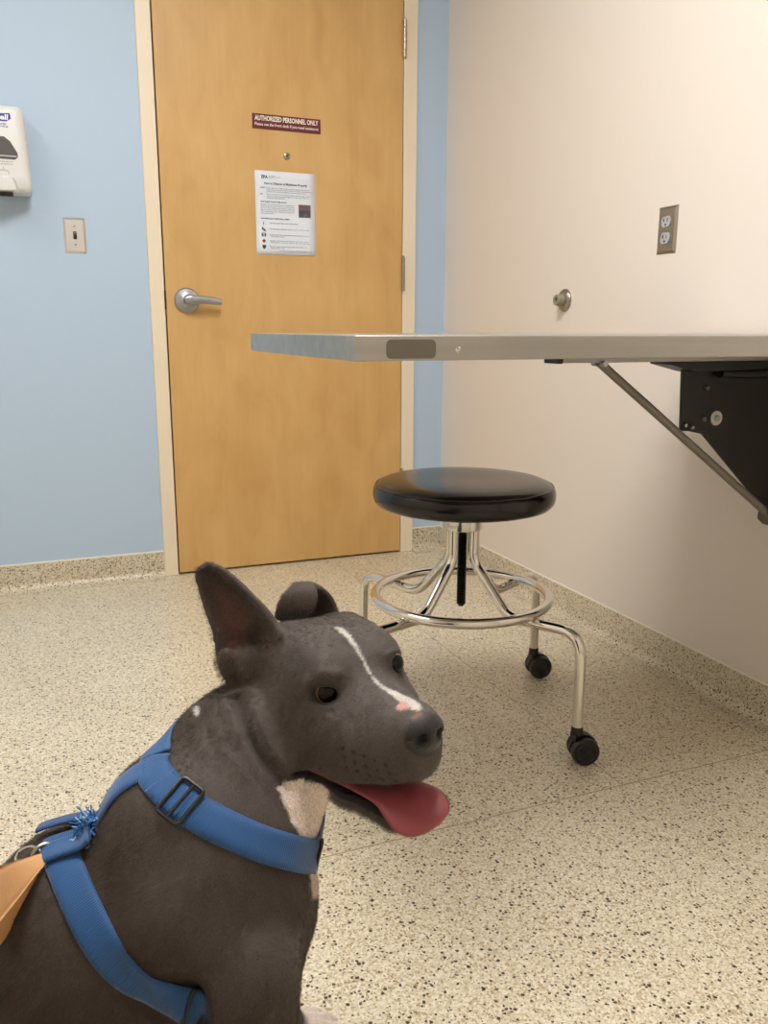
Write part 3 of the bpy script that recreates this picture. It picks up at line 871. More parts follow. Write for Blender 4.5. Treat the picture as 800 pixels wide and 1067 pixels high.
# lower jaw
both_s = (1, -1)
for s_ in both_s:
    hcone((-0.060, 0.036*s_, -0.100), (0.000, 0.026*s_, -0.1085), 0.022, 0.0135, 0.015)
    hcone((0.000, 0.026*s_, -0.1085), (0.050, 0.012*s_, -0.121), 0.0135, 0.012, 0.012)
hell((0.054, 0, -0.122), (0.018, 0.018, 0.0135), 0.010)
hcone((-0.06, 0, -0.093), (0.04, 0, -0.120), 0.028, 0.010, 0.02)
# open mouth between the lips
for (a_, b_, r1_, r2_) in (((-0.036, 0, -0.0865), (-0.010, 0, -0.0940), 0.0024, 0.0046), ((-0.010, 0, -0.0940), (0.010, 0, -0.0985), 0.0046, 0.0058), ((0.010, 0, -0.0985), (0.050, 0, -0.099), 0.0058, 0.0125), ((0.050, 0, -0.099), (0.110, 0, -0.099), 0.0125, 0.020)):
    hcone(a_, b_, r1_, r2_, 0.004, cut=True, sq=((0,1,0), 26.0 if r1_ < 0.005 else (12.0 if r1_ < 0.01 else 5.0)))
# nostrils and lip cleft
both(hell, (0.1095, 0.0092, -0.0300), (0.0075, 0.0052, 0.0048), 0.003, cut=True)
both(hell, (0.1025, 0.0182, -0.034), (0.0070, 0.0040, 0.0020), 0.003, cut=True)
hcone((0.112, 0, -0.038), (0.102, 0, -0.066), 0.0015, 0.0015, 0.004, cut=True)
# eye sockets
EYES = [np.array([0.005, 0.0400, 0.004]), np.array([-0.002, -0.0405, -0.0070])]
for c in EYES:
    s_ = 1 if c[1] > 0 else -1
    hell((c[0]+0.004, c[1]+0.004*s_, c[2]), (0.0140, 0.012, 0.0078) if s_ < 0 else (0.0115, 0.012, 0.0066), 0.004, cut=True, yaw=-58*s_)

# ---- ears
ev = hd_(-0.085, -0.05, 0.04)[1]
def E(x, y, v): return dP(x, y, v)
near = [(E(240,712,ev-.012), E(292,660,ev-.020)), (E(229,684,ev-.004), E(282,642,ev-.012)), (E(224,658,ev+.004), E(267,626,ev-.004)),
        (E(215,633,ev+.010), E(251,610,ev+.004)), (E(209,612,ev+.014), E(234,596,ev+.010)), (E(206,600,ev+.016), E(222,590,ev+.014)), (E(208,594,ev+.017), E(217,589,ev+.016))]
sheet(near, 0.0034, 0.010, bow=lambda t, s: np.array([0, 0.026*(1-t)**0.8*4*s*(1-s), 0]))
fv = hd_(-0.085, 0.05, 0.05)[1]
far = [(E(306,660,fv), E(352,650,fv+.01)), (E(302,640,fv), E(349,634,fv+.012)), (E(301,624,fv-.002), E(343,622,fv+.012)), (E(308,611,fv-.004), E(334,614,fv+.008))]
sheet(far, 0.0036, 0.010, bow=lambda t, s: np.array([0, 0.012*4*s*(1-s), 0]))
flap = [(E(309,611,fv-.006), E(324,609,fv+.002)), (E(299,619,fv-.018), E(328,618,fv-.010)), (E(292,630,fv-.024), E(325,634,fv-.018)), (E(289,643,fv-.026), E(304,650,fv-.022))]
sheet(flap, 0.0034, 0.006)

ell(E(259, 692, ev-0.002), (0.020, 0.018, 0.022), 0.012)
ell(E(237, 690, ev-0.012), (0.009, 0.008, 0.016), 0.008)
# ---- surface of the field (surface nets)
def surface_nets(F, g0, h):
    S = F < 0
    n = np.array(F.shape)
    c = np.zeros(tuple(n-1), np.int8)
    offs = [(i, j, k) for i in (0, 1) for j in (0, 1) for k in (0, 1)]
    for i, j, k in offs: c += S[i:n[0]-1+i, j:n[1]-1+j, k:n[2]-1+k]
    act = np.argwhere((c > 0) & (c < 8))
    idx = np.full(tuple(n-1), -1, np.int32)
    idx[act[:, 0], act[:, 1], act[:, 2]] = np.arange(len(act))
    cor = {o: F[act[:, 0]+o[0], act[:, 1]+o[1], act[:, 2]+o[2]] for o in offs}
    acc = np.zeros((len(act), 3)); cnt = np.zeros(len(act))
    for o in offs:
        for ax in range(3):
            if o[ax] == 0:
                q = list(o); q[ax] = 1; q = tuple(q)
                a, b = cor[o], cor[q]
                m = (a < 0) != (b < 0)
                t = np.where(m, a/np.where(m, a-b, 1), 0)
                for x in range(3):
                    acc[:, x] += np.where(m, o[x] + (t if x == ax else 0), 0)
                cnt += m
    V = g0 + h*(act + acc/cnt[:, None])
    Q = []
    for ax in range(3):
        b, c2 = (ax+1) % 3, (ax+2) % 3
        lo = [slice(1, n[x]-1) for x in range(3)]; lo[ax] = slice(0, n[ax]-1)
        hi = list(lo); hi[ax] = slice(1, n[ax])
        A, B = S[tuple(lo)], S[tuple(hi)]
        e = np.argwhere(A != B)
        off = np.array([s.start for s in lo])
        e = e + off
        flip = S[e[:, 0], e[:, 1], e[:, 2]]
        def cell(db, dc):
            q = e.copy(); q[:, b] -= db; q[:, c2] -= dc
            return idx[q[:, 0], q[:, 1], q[:, 2]]
        f = np.stack([cell(1, 1), cell(0, 1), cell(0, 0), cell(1, 0)], 1)
        f[~flip] = f[~flip][:, ::-1]
        Q.append(f)
    return V, np.concatenate(Q)
DV, DF = surface_nets(FLD, G0, GH)
# keep the largest connected piece, smooth a little
par = np.arange(len(DV))
for _ in range(400):
    m = np.minimum.reduce([par[DF[:, i]] for i in range(4)])
    new = par.copy()
    for i in range(4): np.minimum.at(new, DF[:, i], m)
    new = new[new]
    if (new == par).all(): break
    par = new
big = np.bincount(par).argmax()
keep = par == big
mp_ = np.cumsum(keep)-1
DF = mp_[DF[keep[DF[:, 0]]]]; DV = DV[keep]
def neigh_avg(V):
    s = np.zeros_like(V); c = np.zeros(len(V))
    for a, b in ((0,1),(1,2),(2,3),(3,0)):
        for x, y in ((a,b),(b,a)):
            np.add.at(s, DF[:, x], V[DF[:, y]]); np.add.at(c, DF[:, x], 1)
    return s/c[:, None]
for lam in (0.5, -0.52)*3: DV = DV + lam*(neigh_avg(DV)-DV)
def vnormals(V):
    n = np.cross(V[DF[:, 2]]-V[DF[:, 0]], V[DF[:, 3]]-V[DF[:, 1]])
    N = np.zeros_like(V)
    for i in range(4): np.add.at(N, DF[:, i], n)
    return N/np.maximum(np.linalg.norm(N, axis=1, keepdims=True), 1e-12)
DN = vnormals(DV)
# ---- folds and wrinkles pressed into the surface
PX0 = dQ(DV)
cam0 = np.array([0, 0, CH])
def facing(): 
    d = DV - cam0; d /= np.linalg.norm(d, axis=1, keepdims=True)
    return -(d*DN).sum(1)
def pdist(path):
    best = np.full(len(DV), 1e9)
    for a, b in zip(path, path[1:]):
        a = np.array(a, float); b = np.array(b, float); ab = b-a
        t = np.clip(((PX0-a) @ ab)/(ab @ ab), 0, 1)
        best = np.minimum(best, np.linalg.norm(PX0-a-t[:, None]*ab, axis=1))
    return best
def fold(path, wpx, depth, vmax=0.9):
    global DV
    f = np.clip(facing()*3, 0, 1)*(DV[:, 1] < vmax)
    DV = DV - DN*(depth*f*np.exp(-(pdist(path)/wpx)**2))[:, None]
fold([(244,722),(256,752),(272,782),(292,804),(306,822)], 7, 0.008, 0.82)      # behind the cheek
fold([(262,770),(285,812),(303,850)], 8, 0.0035, 0.82)
fold([(236,748),(252,790),(278,826)], 7, 0.0018, 0.82)
fold([(215,760),(240,812)], 8, 0.0015, 0.82)
fold([(268,745),(278,775),(296,796)], 9, -0.004, 0.82)                           # edge of the cheek
for k in range(4):                                                               # wrinkles above the forehead
    fold([(306+k*9,643-k*1.5),(322+k*8,647-k*1.5),(338+k*6,656-k*1.5)], 2.2, 0.0022)
fold([(322,736),(334,742),(350,741)], 3.0, 0.0010)
fold([(330,752),(348,760),(362,752)], 7, 0.0012)                                  # hollow under the eye
fold([(352,742),(372,752),(384,746)], 6, 0.0012)
fold([(322,708),(335,700),(352,702)], 5, -0.003)                                 # brow
fold([(404,682),(414,676),(421,680)], 3, -0.002)
for lam in (0.4, -0.42): DV = DV + lam*(neigh_avg(DV)-DV)
DN = vnormals(DV)

# ---- coat: grey-brown with white blaze, throat and chest, bare nose
HX = to_head(DV)
pxy = dQ(DV)
col = np.tile(np.array(lin((84,76,72))[:3]), (len(DV), 1))
rng = np.random.default_rng(3)
def noise3(X, sc, seed=0):
    r = np.random.default_rng(seed); o = 0
    for k in range(6):
        d = r.normal(size=3); d /= np.linalg.norm(d)
        o = o + np.sin((X @ d)*sc*(0.7+0.2*k) + r.uniform(0, 6.28))
    return o/6
def blend(mask, rgb):
    global col
    mask = np.clip(mask, 0, 1)[:, None]
    col = col*(1-mask) + np.array(lin(rgb)[:3])*mask
fz = noise3(DV, 900, 1)*0.0012 + noise3(DV, 2500, 2)*0.0008
# browner trunk, slightly cooler head
hmask = np.clip((HX[:, 0]+0.10)/0.05, 0, 1)*np.clip((HX[:, 2]+0.15)/0.04, 0, 1)
blend((1-hmask)*0.85, (67,57,49))
# paler cheek edges and tan behind the jaw
cheek = np.exp(-(((HX-np.array([-0.075,-0.055,-0.02]))/np.array([0.02,0.03,0.035]))**2).sum(1))
blend(cheek*0.4, (112,96,80))
blend(np.exp(-(((HX-np.array([0.045,0,-0.03]))/np.array([0.045,0.03,0.03]))**2).sum(1))*0.35, (92,86,84))
# dark around the eyes and lips
for c in EYES:
    blend(np.exp(-((HX-c)**2).sum(1)/0.015**2)*1.2, (26,22,21))
# blaze
bx = np.array([-0.046,-0.040,-0.030,-0.018,0.0,0.02,0.04,0.058,0.074,0.088,0.094])
bw = np.array([0.0006,0.0028,0.0038,0.0027,0.0014,0.0014,0.0023,0.0046,0.0068,0.0056,0.0004])
wloc = np.interp(HX[:, 0], bx, bw, left=-1, right=-1)
blend(((wloc + fz - np.abs(HX[:, 1]-0.001))/0.0016 + 0.5)*(HX[:, 2] > -0.03)*(DN @ HM[:, 2] > -0.2), (196,190,184))
# pink spot on the bridge of the nose
blend((0.0070 + fz - np.linalg.norm((HX - np.array([0.079,-0.008,-0.004]))*np.array([1,1,0.6]), axis=1))/0.0015, (196,152,138))
# nose leather
nz = (0.0205 - np.linalg.norm((HX-np.array([0.101,0,-0.030]))*np.array([0.95,0.9,1.0]), axis=1))/0.002
nmask = np.clip(nz, 0, 1)
blend(nmask, (46,42,43))
for sd in (-1, 1):
    blend((0.0075-np.linalg.norm((HX-np.array([0.1085,0.0092*sd,-0.0300]))*np.array([0.8,1,1]), axis=1))/0.002, (10,9,9))
blend((0.0045 + fz - np.linalg.norm((HX - np.array([0.098,-0.006,-0.0115]))*np.array([1,0.7,0.8]), axis=1))/0.002, (118,88,66))
# whisker spots on the near and far lips
for sd in (-1, 1):
    for i in range(5):
        for j in range(3):
            p = np.array([0.030+0.011*i, sd*0.03, -0.050-0.0095*j-0.002*i])
            dd = np.sqrt(((HX[:, [0, 2]]-p[[0, 2]])**2).sum(1))
            blend((0.0022-dd)/0.0008*(HX[:, 1]*sd > 0)*0.85, (26,22,21))
# white throat running down to the chest
tc = dP(320, 838, VM-0.02)
thr = [(286,818),(312,806),(345,822),(345,900),(328,905),(318,878),(306,862),(298,842)]
def inpoly(P, poly):
    x, y = P[:, 0], P[:, 1]; ins = np.zeros(len(P), bool)
    for (x0, y0), (x1, y1) in zip(poly, poly[1:]+poly[:1]):
        c = ((y0 > y) != (y1 > y)) & (x < (x1-x0)*(y-y0)/(y1-y0+1e-9)+x0)
        ins ^= c
    return ins
def sdpoly(P, poly):
    d = np.full(len(P), 1e9)
    for a, b in zip(poly, poly[1:]+poly[:1]):
        a = np.array(a, float); b = np.array(b, float); ab = b-a
        t = np.clip(((P-a) @ ab)/(ab @ ab), 0, 1)
        d = np.minimum(d, np.linalg.norm(P-a-t[:, None]*ab, axis=1))
    return np.where(inpoly(P, poly), d, -d)
# the patch is the same on both sides of the throat: fold the far side over the middle plane
mir = DV.copy(); mir[:, 1] = np.where(DV[:, 1] > VM, 2*VM-DV[:, 1], DV[:, 1])
mpx = dQ(mir)
wn = noise3(DV, 500, 5)*2.0 + noise3(DV, 1500, 6)*1.5
blend((sdpoly(mpx, thr) + wn)/3.0*(HX[:, 2] < -0.094)*(HX[:, 0] < 0.02), (238,224,212))
# black lips and mouth lining
lipz = np.interp(HX[:, 0], [-0.036, -0.01, 0.01, 0.05, 0.09], [-0.0865, -0.094, -0.0985, -0.099, -0.098])
gap = np.interp(HX[:, 0], [-0.036, -0.01, 0.01, 0.05, 0.09], [0.003, 0.005, 0.0062, 0.0135, 0.0185])
lm_ = np.clip((gap+0.0015 - np.abs(HX[:, 2]-lipz))/0.002, 0, 1)*(HX[:, 0] > -0.040)*(HX[:, 0] < 0.085)*(np.abs(HX[:, 1]) < 0.072)
lowlip = np.clip(((lipz-gap-0.006) - HX[:, 2])/-0.002, 0, 1)*(HX[:, 2] < lipz)*(np.abs(HX[:, 1]) < 0.06)*(HX[:, 0] > -0.036)*(HX[:, 0] < 0.08)*(HX[:, 2] > lipz-gap-0.008)
blend(np.maximum(lm_, lowlip), (34,27,27))
inner = (np.abs(HX[:, 1]) < np.interp(HX[:, 0], [-0.06, 0.0, 0.07], [0.036, 0.030, 0.016]))
blend(lm_*inner, (120,52,56))
chest = [(326,895),(345,895),(345,935),(325,938),(322,912)]
blend((sdpoly(mpx, chest) + wn)/3.0, (206,190,174))
blend((0.0055 + fz - np.linalg.norm(DV - dP(206,740,VM), axis=1)*0.35)/0.003*0.0, (200,190,180))
blend((3.5 + wn*0.5 - np.linalg.norm((pxy-np.array([206,741]))*np.array([1,0.6]), axis=1))/1.5, (206,200,194))
# paws
blend(np.clip((0.062-DV[:, 2])/0.012, 0, 1)*(DV[:, 0] > -0.14)*(DV[:, 1] > VM), (214,202,192))
# pinkish inside of the upright ear
earin = inpoly(pxy, [(215,606),(240,612),(268,640),(262,668),(244,690),(230,672)]) & (DV[:, 1] > ev-0.03) & (facing() > 0)
blend(np.clip(sdpoly(pxy, [(213,602),(242,612),(272,642),(262,672),(244,694),(228,672)])/14, 0, 1)*earin*0.75, (104,70,62))

def fur_material():
    m = bpy.data.materials.new('short_grey_coat')
    m.use_nodes = True
    nt = m.node_tree; L = nt.links.new
    b = nt.nodes['Principled BSDF']
    at_ = nt.nodes.new('ShaderNodeAttribute'); at_.attribute_name = 'coat'
    tc_ = nt.nodes.new('ShaderNodeTexCoord')
    mp = nt.nodes.new('ShaderNodeMapping'); mp.inputs['Rotation'].default_value = (0, radians(-35), 0); mp.inputs['Scale'].default_value = (1, 1, 0.35)
    L(tc_.outputs['Object'], mp.inputs['Vector'])
    n = nt.nodes.new('ShaderNodeTexNoise'); n.inputs['Scale'].default_value = 900; n.inputs['Detail'].default_value = 3
    L(mp.outputs['Vector'], n.inputs['Vector'])
    n2 = nt.nodes.new('ShaderNodeTexNoise'); n2.inputs['Scale'].default_value = 60; n2.inputs['Detail'].default_value = 4
    L(mp.outputs['Vector'], n2.inputs['Vector'])
    r = nt.nodes.new('ShaderNodeMapRange'); r.inputs[1].default_value = 0.3; r.inputs[2].default_value = 0.7; r.inputs[3].default_value = 0.72; r.inputs[4].default_value = 1.28
    L(n.outputs['Fac'], r.inputs[0])
    r2 = nt.nodes.new('ShaderNodeMapRange'); r2.inputs[1].default_value = 0.3; r2.inputs[2].default_value = 0.7; r2.inputs[3].default_value = 0.88; r2.inputs[4].default_value = 1.12
    L(n2.outputs['Fac'], r2.inputs[0])
    mu = nt.nodes.new('ShaderNodeMath'); mu.operation = 'MULTIPLY'; L(r.outputs[0], mu.inputs[0]); L(r2.outputs[0], mu.inputs[1])
    vm = nt.nodes.new('ShaderNodeVectorMath'); vm.operation = 'SCALE'
    L(at_.outputs['Color'], vm.inputs[0]); L(mu.outputs[0], vm.inputs['Scale'])
    L(vm.outputs[0], b.inputs['Base Color'])
    a2 = nt.nodes.new('ShaderNodeAttribute'); a2.attribute_name = 'wet'
    rr = nt.nodes.new('ShaderNodeMapRange'); rr.inputs[3].default_value = 0.62; rr.inputs[4].default_value = 0.38
    L(a2.outputs['Fac'], rr.inputs[0]); L(rr.outputs[0], b.inputs['Roughness'])
    b.inputs['Sheen Weight'].default_value = 0.12; b.inputs['Sheen Roughness'].default_value = 0.4
    b.inputs['Specular IOR Level'].default_value = 0.35
    bp = nt.nodes.new('ShaderNodeBump'); bp.inputs['Strength'].default_value = 0.6; bp.inputs['Distance'].default_value = 0.0015
    L(n.outputs['Fac'], bp.inputs['Height']); L(bp.outputs['Normal'], b.inputs['Normal'])
    return m
dog = thing('dog', 'grey dog with white blaze and pink tongue sitting on the speckled floor', 'dog', tuple(d2w(np.array([-0.25, VM, 0.0]))))
DORG = np.array(ORG[dog])
def raw_mesh(name, V, Fc, m, parent, smooth=True, uv=None):
    """V given in room coordinates"""
    org = Vector((0, 0, 0)); p = parent
    while p is not None:
        if p in ORG: org = ORG[p]; break
        p = p.parent
    me = bpy.data.meshes.new(name)
    me.from_pydata((np.asarray(V)-np.array(org)).tolist(), [], np.asarray(Fc).tolist() if not isinstance(Fc, list) else Fc)
    if smooth: me.polygons.foreach_set('use_smooth', [True]*len(me.polygons))
    if uv is not None:
        ul = me.uv_layers.new(name='UVMap')
        vi = np.zeros(len(me.loops), np.int32); me.loops.foreach_get('vertex_index', vi)
        ul.data.foreach_set('uv', np.asarray(uv, np.float32)[vi].ravel())
    me.materials.append(m)
    o = bpy.data.objects.new(name, me); SC.collection.objects.link(o)
    if parent is not None: o.parent = parent
    return o
DW_ = d2w(DV)
body = raw_mesh('body', DW_, DF, fur_material(), dog)
ca_ = body.data.attributes.new('coat', 'FLOAT_COLOR', 'POINT')
ca_.data.foreach_set('color', np.concatenate([col, np.ones((len(col), 1))], 1).astype(np.float32).ravel())
wa_ = body.data.attributes.new('wet', 'FLOAT', 'POINT')
wa_.data.foreach_set('value', np.maximum(nmask, lm_*0.8).astype(np.float32))

# ---- eyes
def eye_material():
    m = mat('brown_eye', (16,10,8), 0.06, spec=0.25)
    return m
M_eye = eye_material()
M_iris = mat('eye_white', (120,98,84), 0.12, spec=0.3)
for c in EYES:
    s_ = 1 if c[1] > 0 else -1
    ctr = hd_(c[0]-0.0050, c[1]-0.0052*s_, c[2])
    look = HM @ np.array([0.80, 0.52*s_ if s_ < 0 else 0.15, 0.06]); look /= np.linalg.norm(look)
    wv = Vector(d2w(ctr+look) - d2w(ctr))
    r = 0.0132
    eb = MB().lathe([(r*sin(pi*k/20), -r*cos(pi*k/20)) for k in range(1, 21)], d2w(ctr), wv, 32)
    e_ = eb.build('eye', M_iris, dog, ang=180)
    ir = MB().lathe([(0.0003, r+0.0004)] + [((r+0.0003)*sin(radians(a)), (r+0.0003)*cos(radians(a))) for a in range(4, 48, 4)], d2w(ctr), wv, 32)
    ir.build('iris', M_eye, e_, ang=180)
# ---- tongue
M_tongue = mat('wet_tongue', (150,70,76), 0.42, bump=(500, 0.25, 0.0008), sheen=0.1)
def slab(rows, th, name, m, parent, n=40, mm=18, groove=0.0, flat=False):
    L_ = np.array([r[0] for r in rows]); R_1 = np.array([r[1] for r in rows])
    def crv(A, t):
        i = min(int(t), len(A)-2); f = t-i
        p0 = A[max(i-1, 0)]; p1 = A[i]; p2 = A[i+1]; p3 = A[min(i+2, len(A)-1)]
        return 0.5*((2*p1) + (-p0+p2)*f + (2*p0-5*p1+4*p2-p3)*f*f + (-p0+3*p1-3*p2+p3)*f**3)
    Gd = np.zeros((n, mm, 3))
    for a, t in enumerate(np.linspace(0, len(rows)-1, n)):
        l, r = crv(L_, t), crv(R_1, t)
        for b_, s in enumerate(np.linspace(0, 1, mm)): Gd[a, b_] = l + (r-l)*s
    du = np.gradient(Gd, axis=0); dv = np.gradient(Gd, axis=1)
    N = np.cross(du, dv); N /= np.linalg.norm(N, axis=2, keepdims=True)
    if (N[n//2, mm//2] @ (cam0 - Gd[n//2, mm//2])) < 0: N = -N
    s = np.linspace(0, 1, mm)[None, :, None]; t = np.linspace(0, 1, n)[:, None, None]
    prof = np.sqrt(np.clip(1-(2*s-1)**2, 0, 1)); endf = np.sqrt(np.clip(1-np.clip((t-0.80)/0.20, 0, 1)**2, 0.0, 1))
    if flat: prof = np.clip(prof*4, 0.25, 1); endf = np.ones_like(endf)
    half = th*0.5*prof*np.maximum(endf, 0.05)
    gv = groove*np.exp(-((s-0.5)/0.07)**2)*np.clip(1.1-t, 0, 1)
    curl = 0.004*(2*s-1)**2
    top = Gd + N*(half - gv*prof + curl*0); bot = Gd - N*half
    V = np.concatenate([top.reshape(-1, 3), bot.reshape(-1, 3)])
    Fc = []
    for a in range(n-1):
        for b_ in range(mm-1):
            k = a*mm+b_
            Fc.append((k, k+1, k+mm+1, k+mm)); k += n*mm
            Fc.append((k, k+mm, k+mm+1, k+1))
    edge = [a*mm for a in range(n)] + [(n-1)*mm+b_ for b_ in range(1, mm)] + [a*mm+mm-1 for a in range(n-2, -1, -1)] + [b_ for b_ in range(mm-2, 0, -1)]
    for i in range(len(edge)):
        a, b_ = edge[i], edge[(i+1) % len(edge)]
        Fc.append((a, a+n*mm, b_+n*mm, b_))
    return raw_mesh(name, d2w(V), Fc, m, parent)
def hp(x, y, z): return hd_(x, y, z)
trow = [(hp(-0.036,-0.058,-0.0862), hp(-0.036,0.050,-0.0868)), (hp(-0.012,-0.0445,-0.0940), hp(-0.012,0.040,-0.0945)), (hp(0.014,-0.0345,-0.1000), hp(0.016,0.031,-0.0990)), (hp(0.050,-0.030,-0.1030), hp(0.052,0.024,-0.0985)),
        (hp(0.068,-0.0315,-0.1100), hp(0.075,0.0255,-0.098)), (hp(0.082,-0.0300,-0.1175), hp(0.090,0.025,-0.104)), (hp(0.091,-0.021,-0.1225), hp(0.098,0.019,-0.111)), (hp(0.096,-0.009,-0.1225), hp(0.099,0.007,-0.118))]
slab(trow, 0.009, 'tongue', M_tongue, dog, groove=0.004)

# ------------------------------------------------------------------ harness worn by the dog
def fabric(name, rgb, rib=0.0022, strength=0.5):
    m = bpy.data.materials.new(name)
    m.use_nodes = True
    nt = m.node_tree; L = nt.links.new
    b = nt.nodes['Principled BSDF']; b.inputs['Roughness'].default_value = 0.55
    b.inputs['Sheen Weight'].default_value = 0.25
    uv = nt.nodes.new('ShaderNodeUVMap')
    wv = nt.nodes.new('ShaderNodeTexWave'); wv.wave_type = 'BANDS'; wv.bands_direction = 'X'
    wv.inputs['Scale'].default_value = 1/rib/3.14159/2*2
    wv.inputs['Distortion'].default_value = 0.4
    L(uv.outputs[0], wv.inputs['Vector'])
    c = lin(rgb)
    rp = nt.nodes.new('ShaderNodeValToRGB')
    rp.color_ramp.elements[0].color = tuple(x*0.72 for x in c[:3]) + (1,); rp.color_ramp.elements[1].color = c
    L(wv.outputs['Fac'], rp.inputs['Fac']); L(rp.outputs['Color'], b.inputs['Base Color'])
    bp = nt.nodes.new('ShaderNodeBump'); bp.inputs['Strength'].default_value = strength; bp.inputs['Distance'].default_value = 0.0008
    L(wv.outputs['Fac'], bp.inputs['Height']); L(bp.outputs['Normal'], b.inputs['Normal'])
    return m
M_web = fabric('blue_webbing', (11,82,142))
M_webdark = fabric('blue_webbing_edge', (16,70,128))
BVH = BVHTree.FromPolygons(DV.tolist(), DF.tolist())
def shoot(o, d):
    h = BVH.ray_cast(Vector(o), Vector(d).normalized())
    return (np.array(h[0]), np.array(h[1])) if h[0] is not None else (None, None)
def skin_px(x, y):
    """point of the dog's side that the viewer sees there"""
    return shoot(cam0, dP(x, y, 1.0)-cam0)
def near_skin(p, out):
    """point on the skin reached from outside along -out"""
    out = np.array(out, float); out /= np.linalg.norm(out)
    return shoot(np.array(p)+out*0.5, -out)
def resample(P, n):
    P = np.array(P); d = np.concatenate([[0], np.cumsum(np.linalg.norm(np.diff(P, axis=0), axis=1))])
    t = np.linspace(0, d[-1], n)
    return np.stack([np.interp(t, d, P[:, i]) for i in range(3)], 1), t
def strap(P, N, w, th, name, m, parent, lift=0.0015, n=80, closed=False, taper=None):
    """flat band following points P with outward normals N"""
    P = np.array(P); N = np.array(N)
    d = np.concatenate([[0], np.cumsum(np.linalg.norm(np.diff(P, axis=0), axis=1))])
    t = np.linspace(0, d[-1], n)
    # spline-like smoothing: resample then relax
    Q = np.stack([np.interp(t, d, P[:, i]) for i in range(3)], 1)
    K = np.stack([np.interp(t, d, N[:, i]) for i in range(3)], 1)
    for _ in range(14):
        Q[1:-1] = 0.5*Q[1:-1] + 0.25*(Q[:-2]+Q[2:]); K[1:-1] = 0.5*K[1:-1] + 0.25*(K[:-2]+K[2:])
    K /= np.linalg.norm(K, axis=1, keepdims=True)
    T = np.gradient(Q, axis=0); T /= np.linalg.norm(T, axis=1, keepdims=True)
    K = K - (K*T).sum(1)[:, None]*T; K /= np.linalg.norm(K, axis=1, keepdims=True)
    B = np.cross(T, K)
    m_ = 7
    V = []; UV = []
    for i in range(n):
        ww = w*(taper(i/(n-1)) if taper else 1)
        for side in (1, 0):
            for j in range(m_):
                f = -0.5 + j/(m_-1)
                p = Q[i] + B[i]*ww*f
                # keep the band outside the coat across its width
                h = BVH.find_nearest(Vector(p + K[i]*0.004))
                off = 0.0
                if h[0] is not None and lift is not None:
                    q = np.array(h[0]); nn = np.array(h[1])
                    dep = (p-q) @ nn
                    off = max(0.0, lift - dep) if dep < 0.03 else 0.0
                V.append(p + K[i]*(off + (th if side else 0.0)*(1.0 if 0 < j < m_-1 else 0.6)))
                UV.append((t[i], f*ww))
    F = []
    r = 2*m_
    for i in range(n-1):
        for j in range(m_-1):
            a = i*r+j
            F.append((a, a+1, a+r+1, a+r)); b = a+m_
            F.append((b, b+r, b+r+1, b+1))
        for j in (0, m_-1):
            a = i*r+j
            F.append((a, a+r, a+r+m_, a+m_) if j == 0 else (a, a+m_, a+r+m_, a+r))
    for i in (0, n-1):
        for j in range(m_-1):
            a = i*r+j
            F.append((a, a+m_, a+m_+1, a+1) if i == 0 else (a, a+1, a+m_+1, a+m_))
    return raw_mesh(name, d2w(np.array(V)), F, m, parent, True, UV), Q, K, T, B
def from_px(pts):
    P, N = [], []
    for x, y in pts:
        p, nn = skin_px(x, y)
        if p is not None: P.append(p); N.append(nn)
    return P, N
def mirror_pts(P):
    """the same line on the far side of the dog, dropped onto its skin"""
    A, B_ = [], []
    for p in P:
        q = np.array(p); q[1] = 2*VM - q[1]
        pp, nn = shoot(q + np.array([0, 0.4, 0.0]), (0, -1, 0))
        if pp is None: continue
        A.append(pp); B_.append(nn)
    return A, B_
har = thing('dog_harness', 'blue webbing dog harness worn by the grey dog', 'harness', tuple(d2w(dP(160, 900, VM))))
# collar strap round the lower neck
cpx = [(157,796),(160,806),(172,822),(190,838),(210,851),(232,862),(255,873),(278,882),(300,888),(318,892)]
P1, N1 = from_px(cpx)
pf_, nf_ = near_skin(dP(324, 893, VM), (1, 0, 0.1))
P1m, N1m = mirror_pts(P1)

top_, topn_ = near_skin(dP(163, 790, VM), (-0.6, 0, 0.8))
ring_pts = [top_] + P1 + ([pf_] if pf_ is not None else []) + P1m[::-1] + [top_]
ring_n = [topn_] + N1 + ([nf_] if nf_ is not None else []) + N1m[::-1] + [topn_]
strap(ring_pts, ring_n, 0.034, 0.0026, 'chest_strap', M_web, har, n=150)

_, Q1, K1, T1, B1 = (None,)+strap(P1, N1, 0.034, 0.0026, 'tmp', M_web, None)[1:]
bpy.data.objects.remove(bpy.data.objects['tmp'])
def frame_at(x, y, Q, K, T, B):
    i = np.argmin(np.linalg.norm(dQ(Q)-np.array([x, y]), axis=1))
    return Q[i], T[i], B[i], K[i]
M_slider = mat('black_slider', (22,22,24), 0.35)
q_, t_, b_, k_ = frame_at(184, 845, Q1, K1, T1, B1)
def loc2w(o, t, b, k): return lambda a, c, e: Vector(d2w(o + t*a + b*c + k*e))
Lc = loc2w(q_, t_, b_, k_)
fr_ = MB()
fp = [Lc(a, c, 0.0055) for a, c in rrect(0.026, 0.039, 0.004, 4)]
fr_.tube(fp, 0.0021, 10, True)
fr_.tube([Lc(0, -0.019, 0.0052), Lc(0, 0.019, 0.0052)], 0.0018, 8)
fr_.build('slider_buckle', M_slider, har, label='black plastic slider buckle')
# doubled webbing that passes through the slider
ip = [Q1[i] + K1[i]*0.0026 for i in range(len(Q1)) if np.linalg.norm(Q1[i]-q_) < 0.034 and (Q1[i]-q_) @ t_ < 0.006]
ik = [K1[i] for i in range(len(Q1)) if np.linalg.norm(Q1[i]-q_) < 0.034 and (Q1[i]-q_) @ t_ < 0.006]
strap(ip, ik, 0.032, 0.0024, 'strap_end', M_web, har, lift=None, n=20)
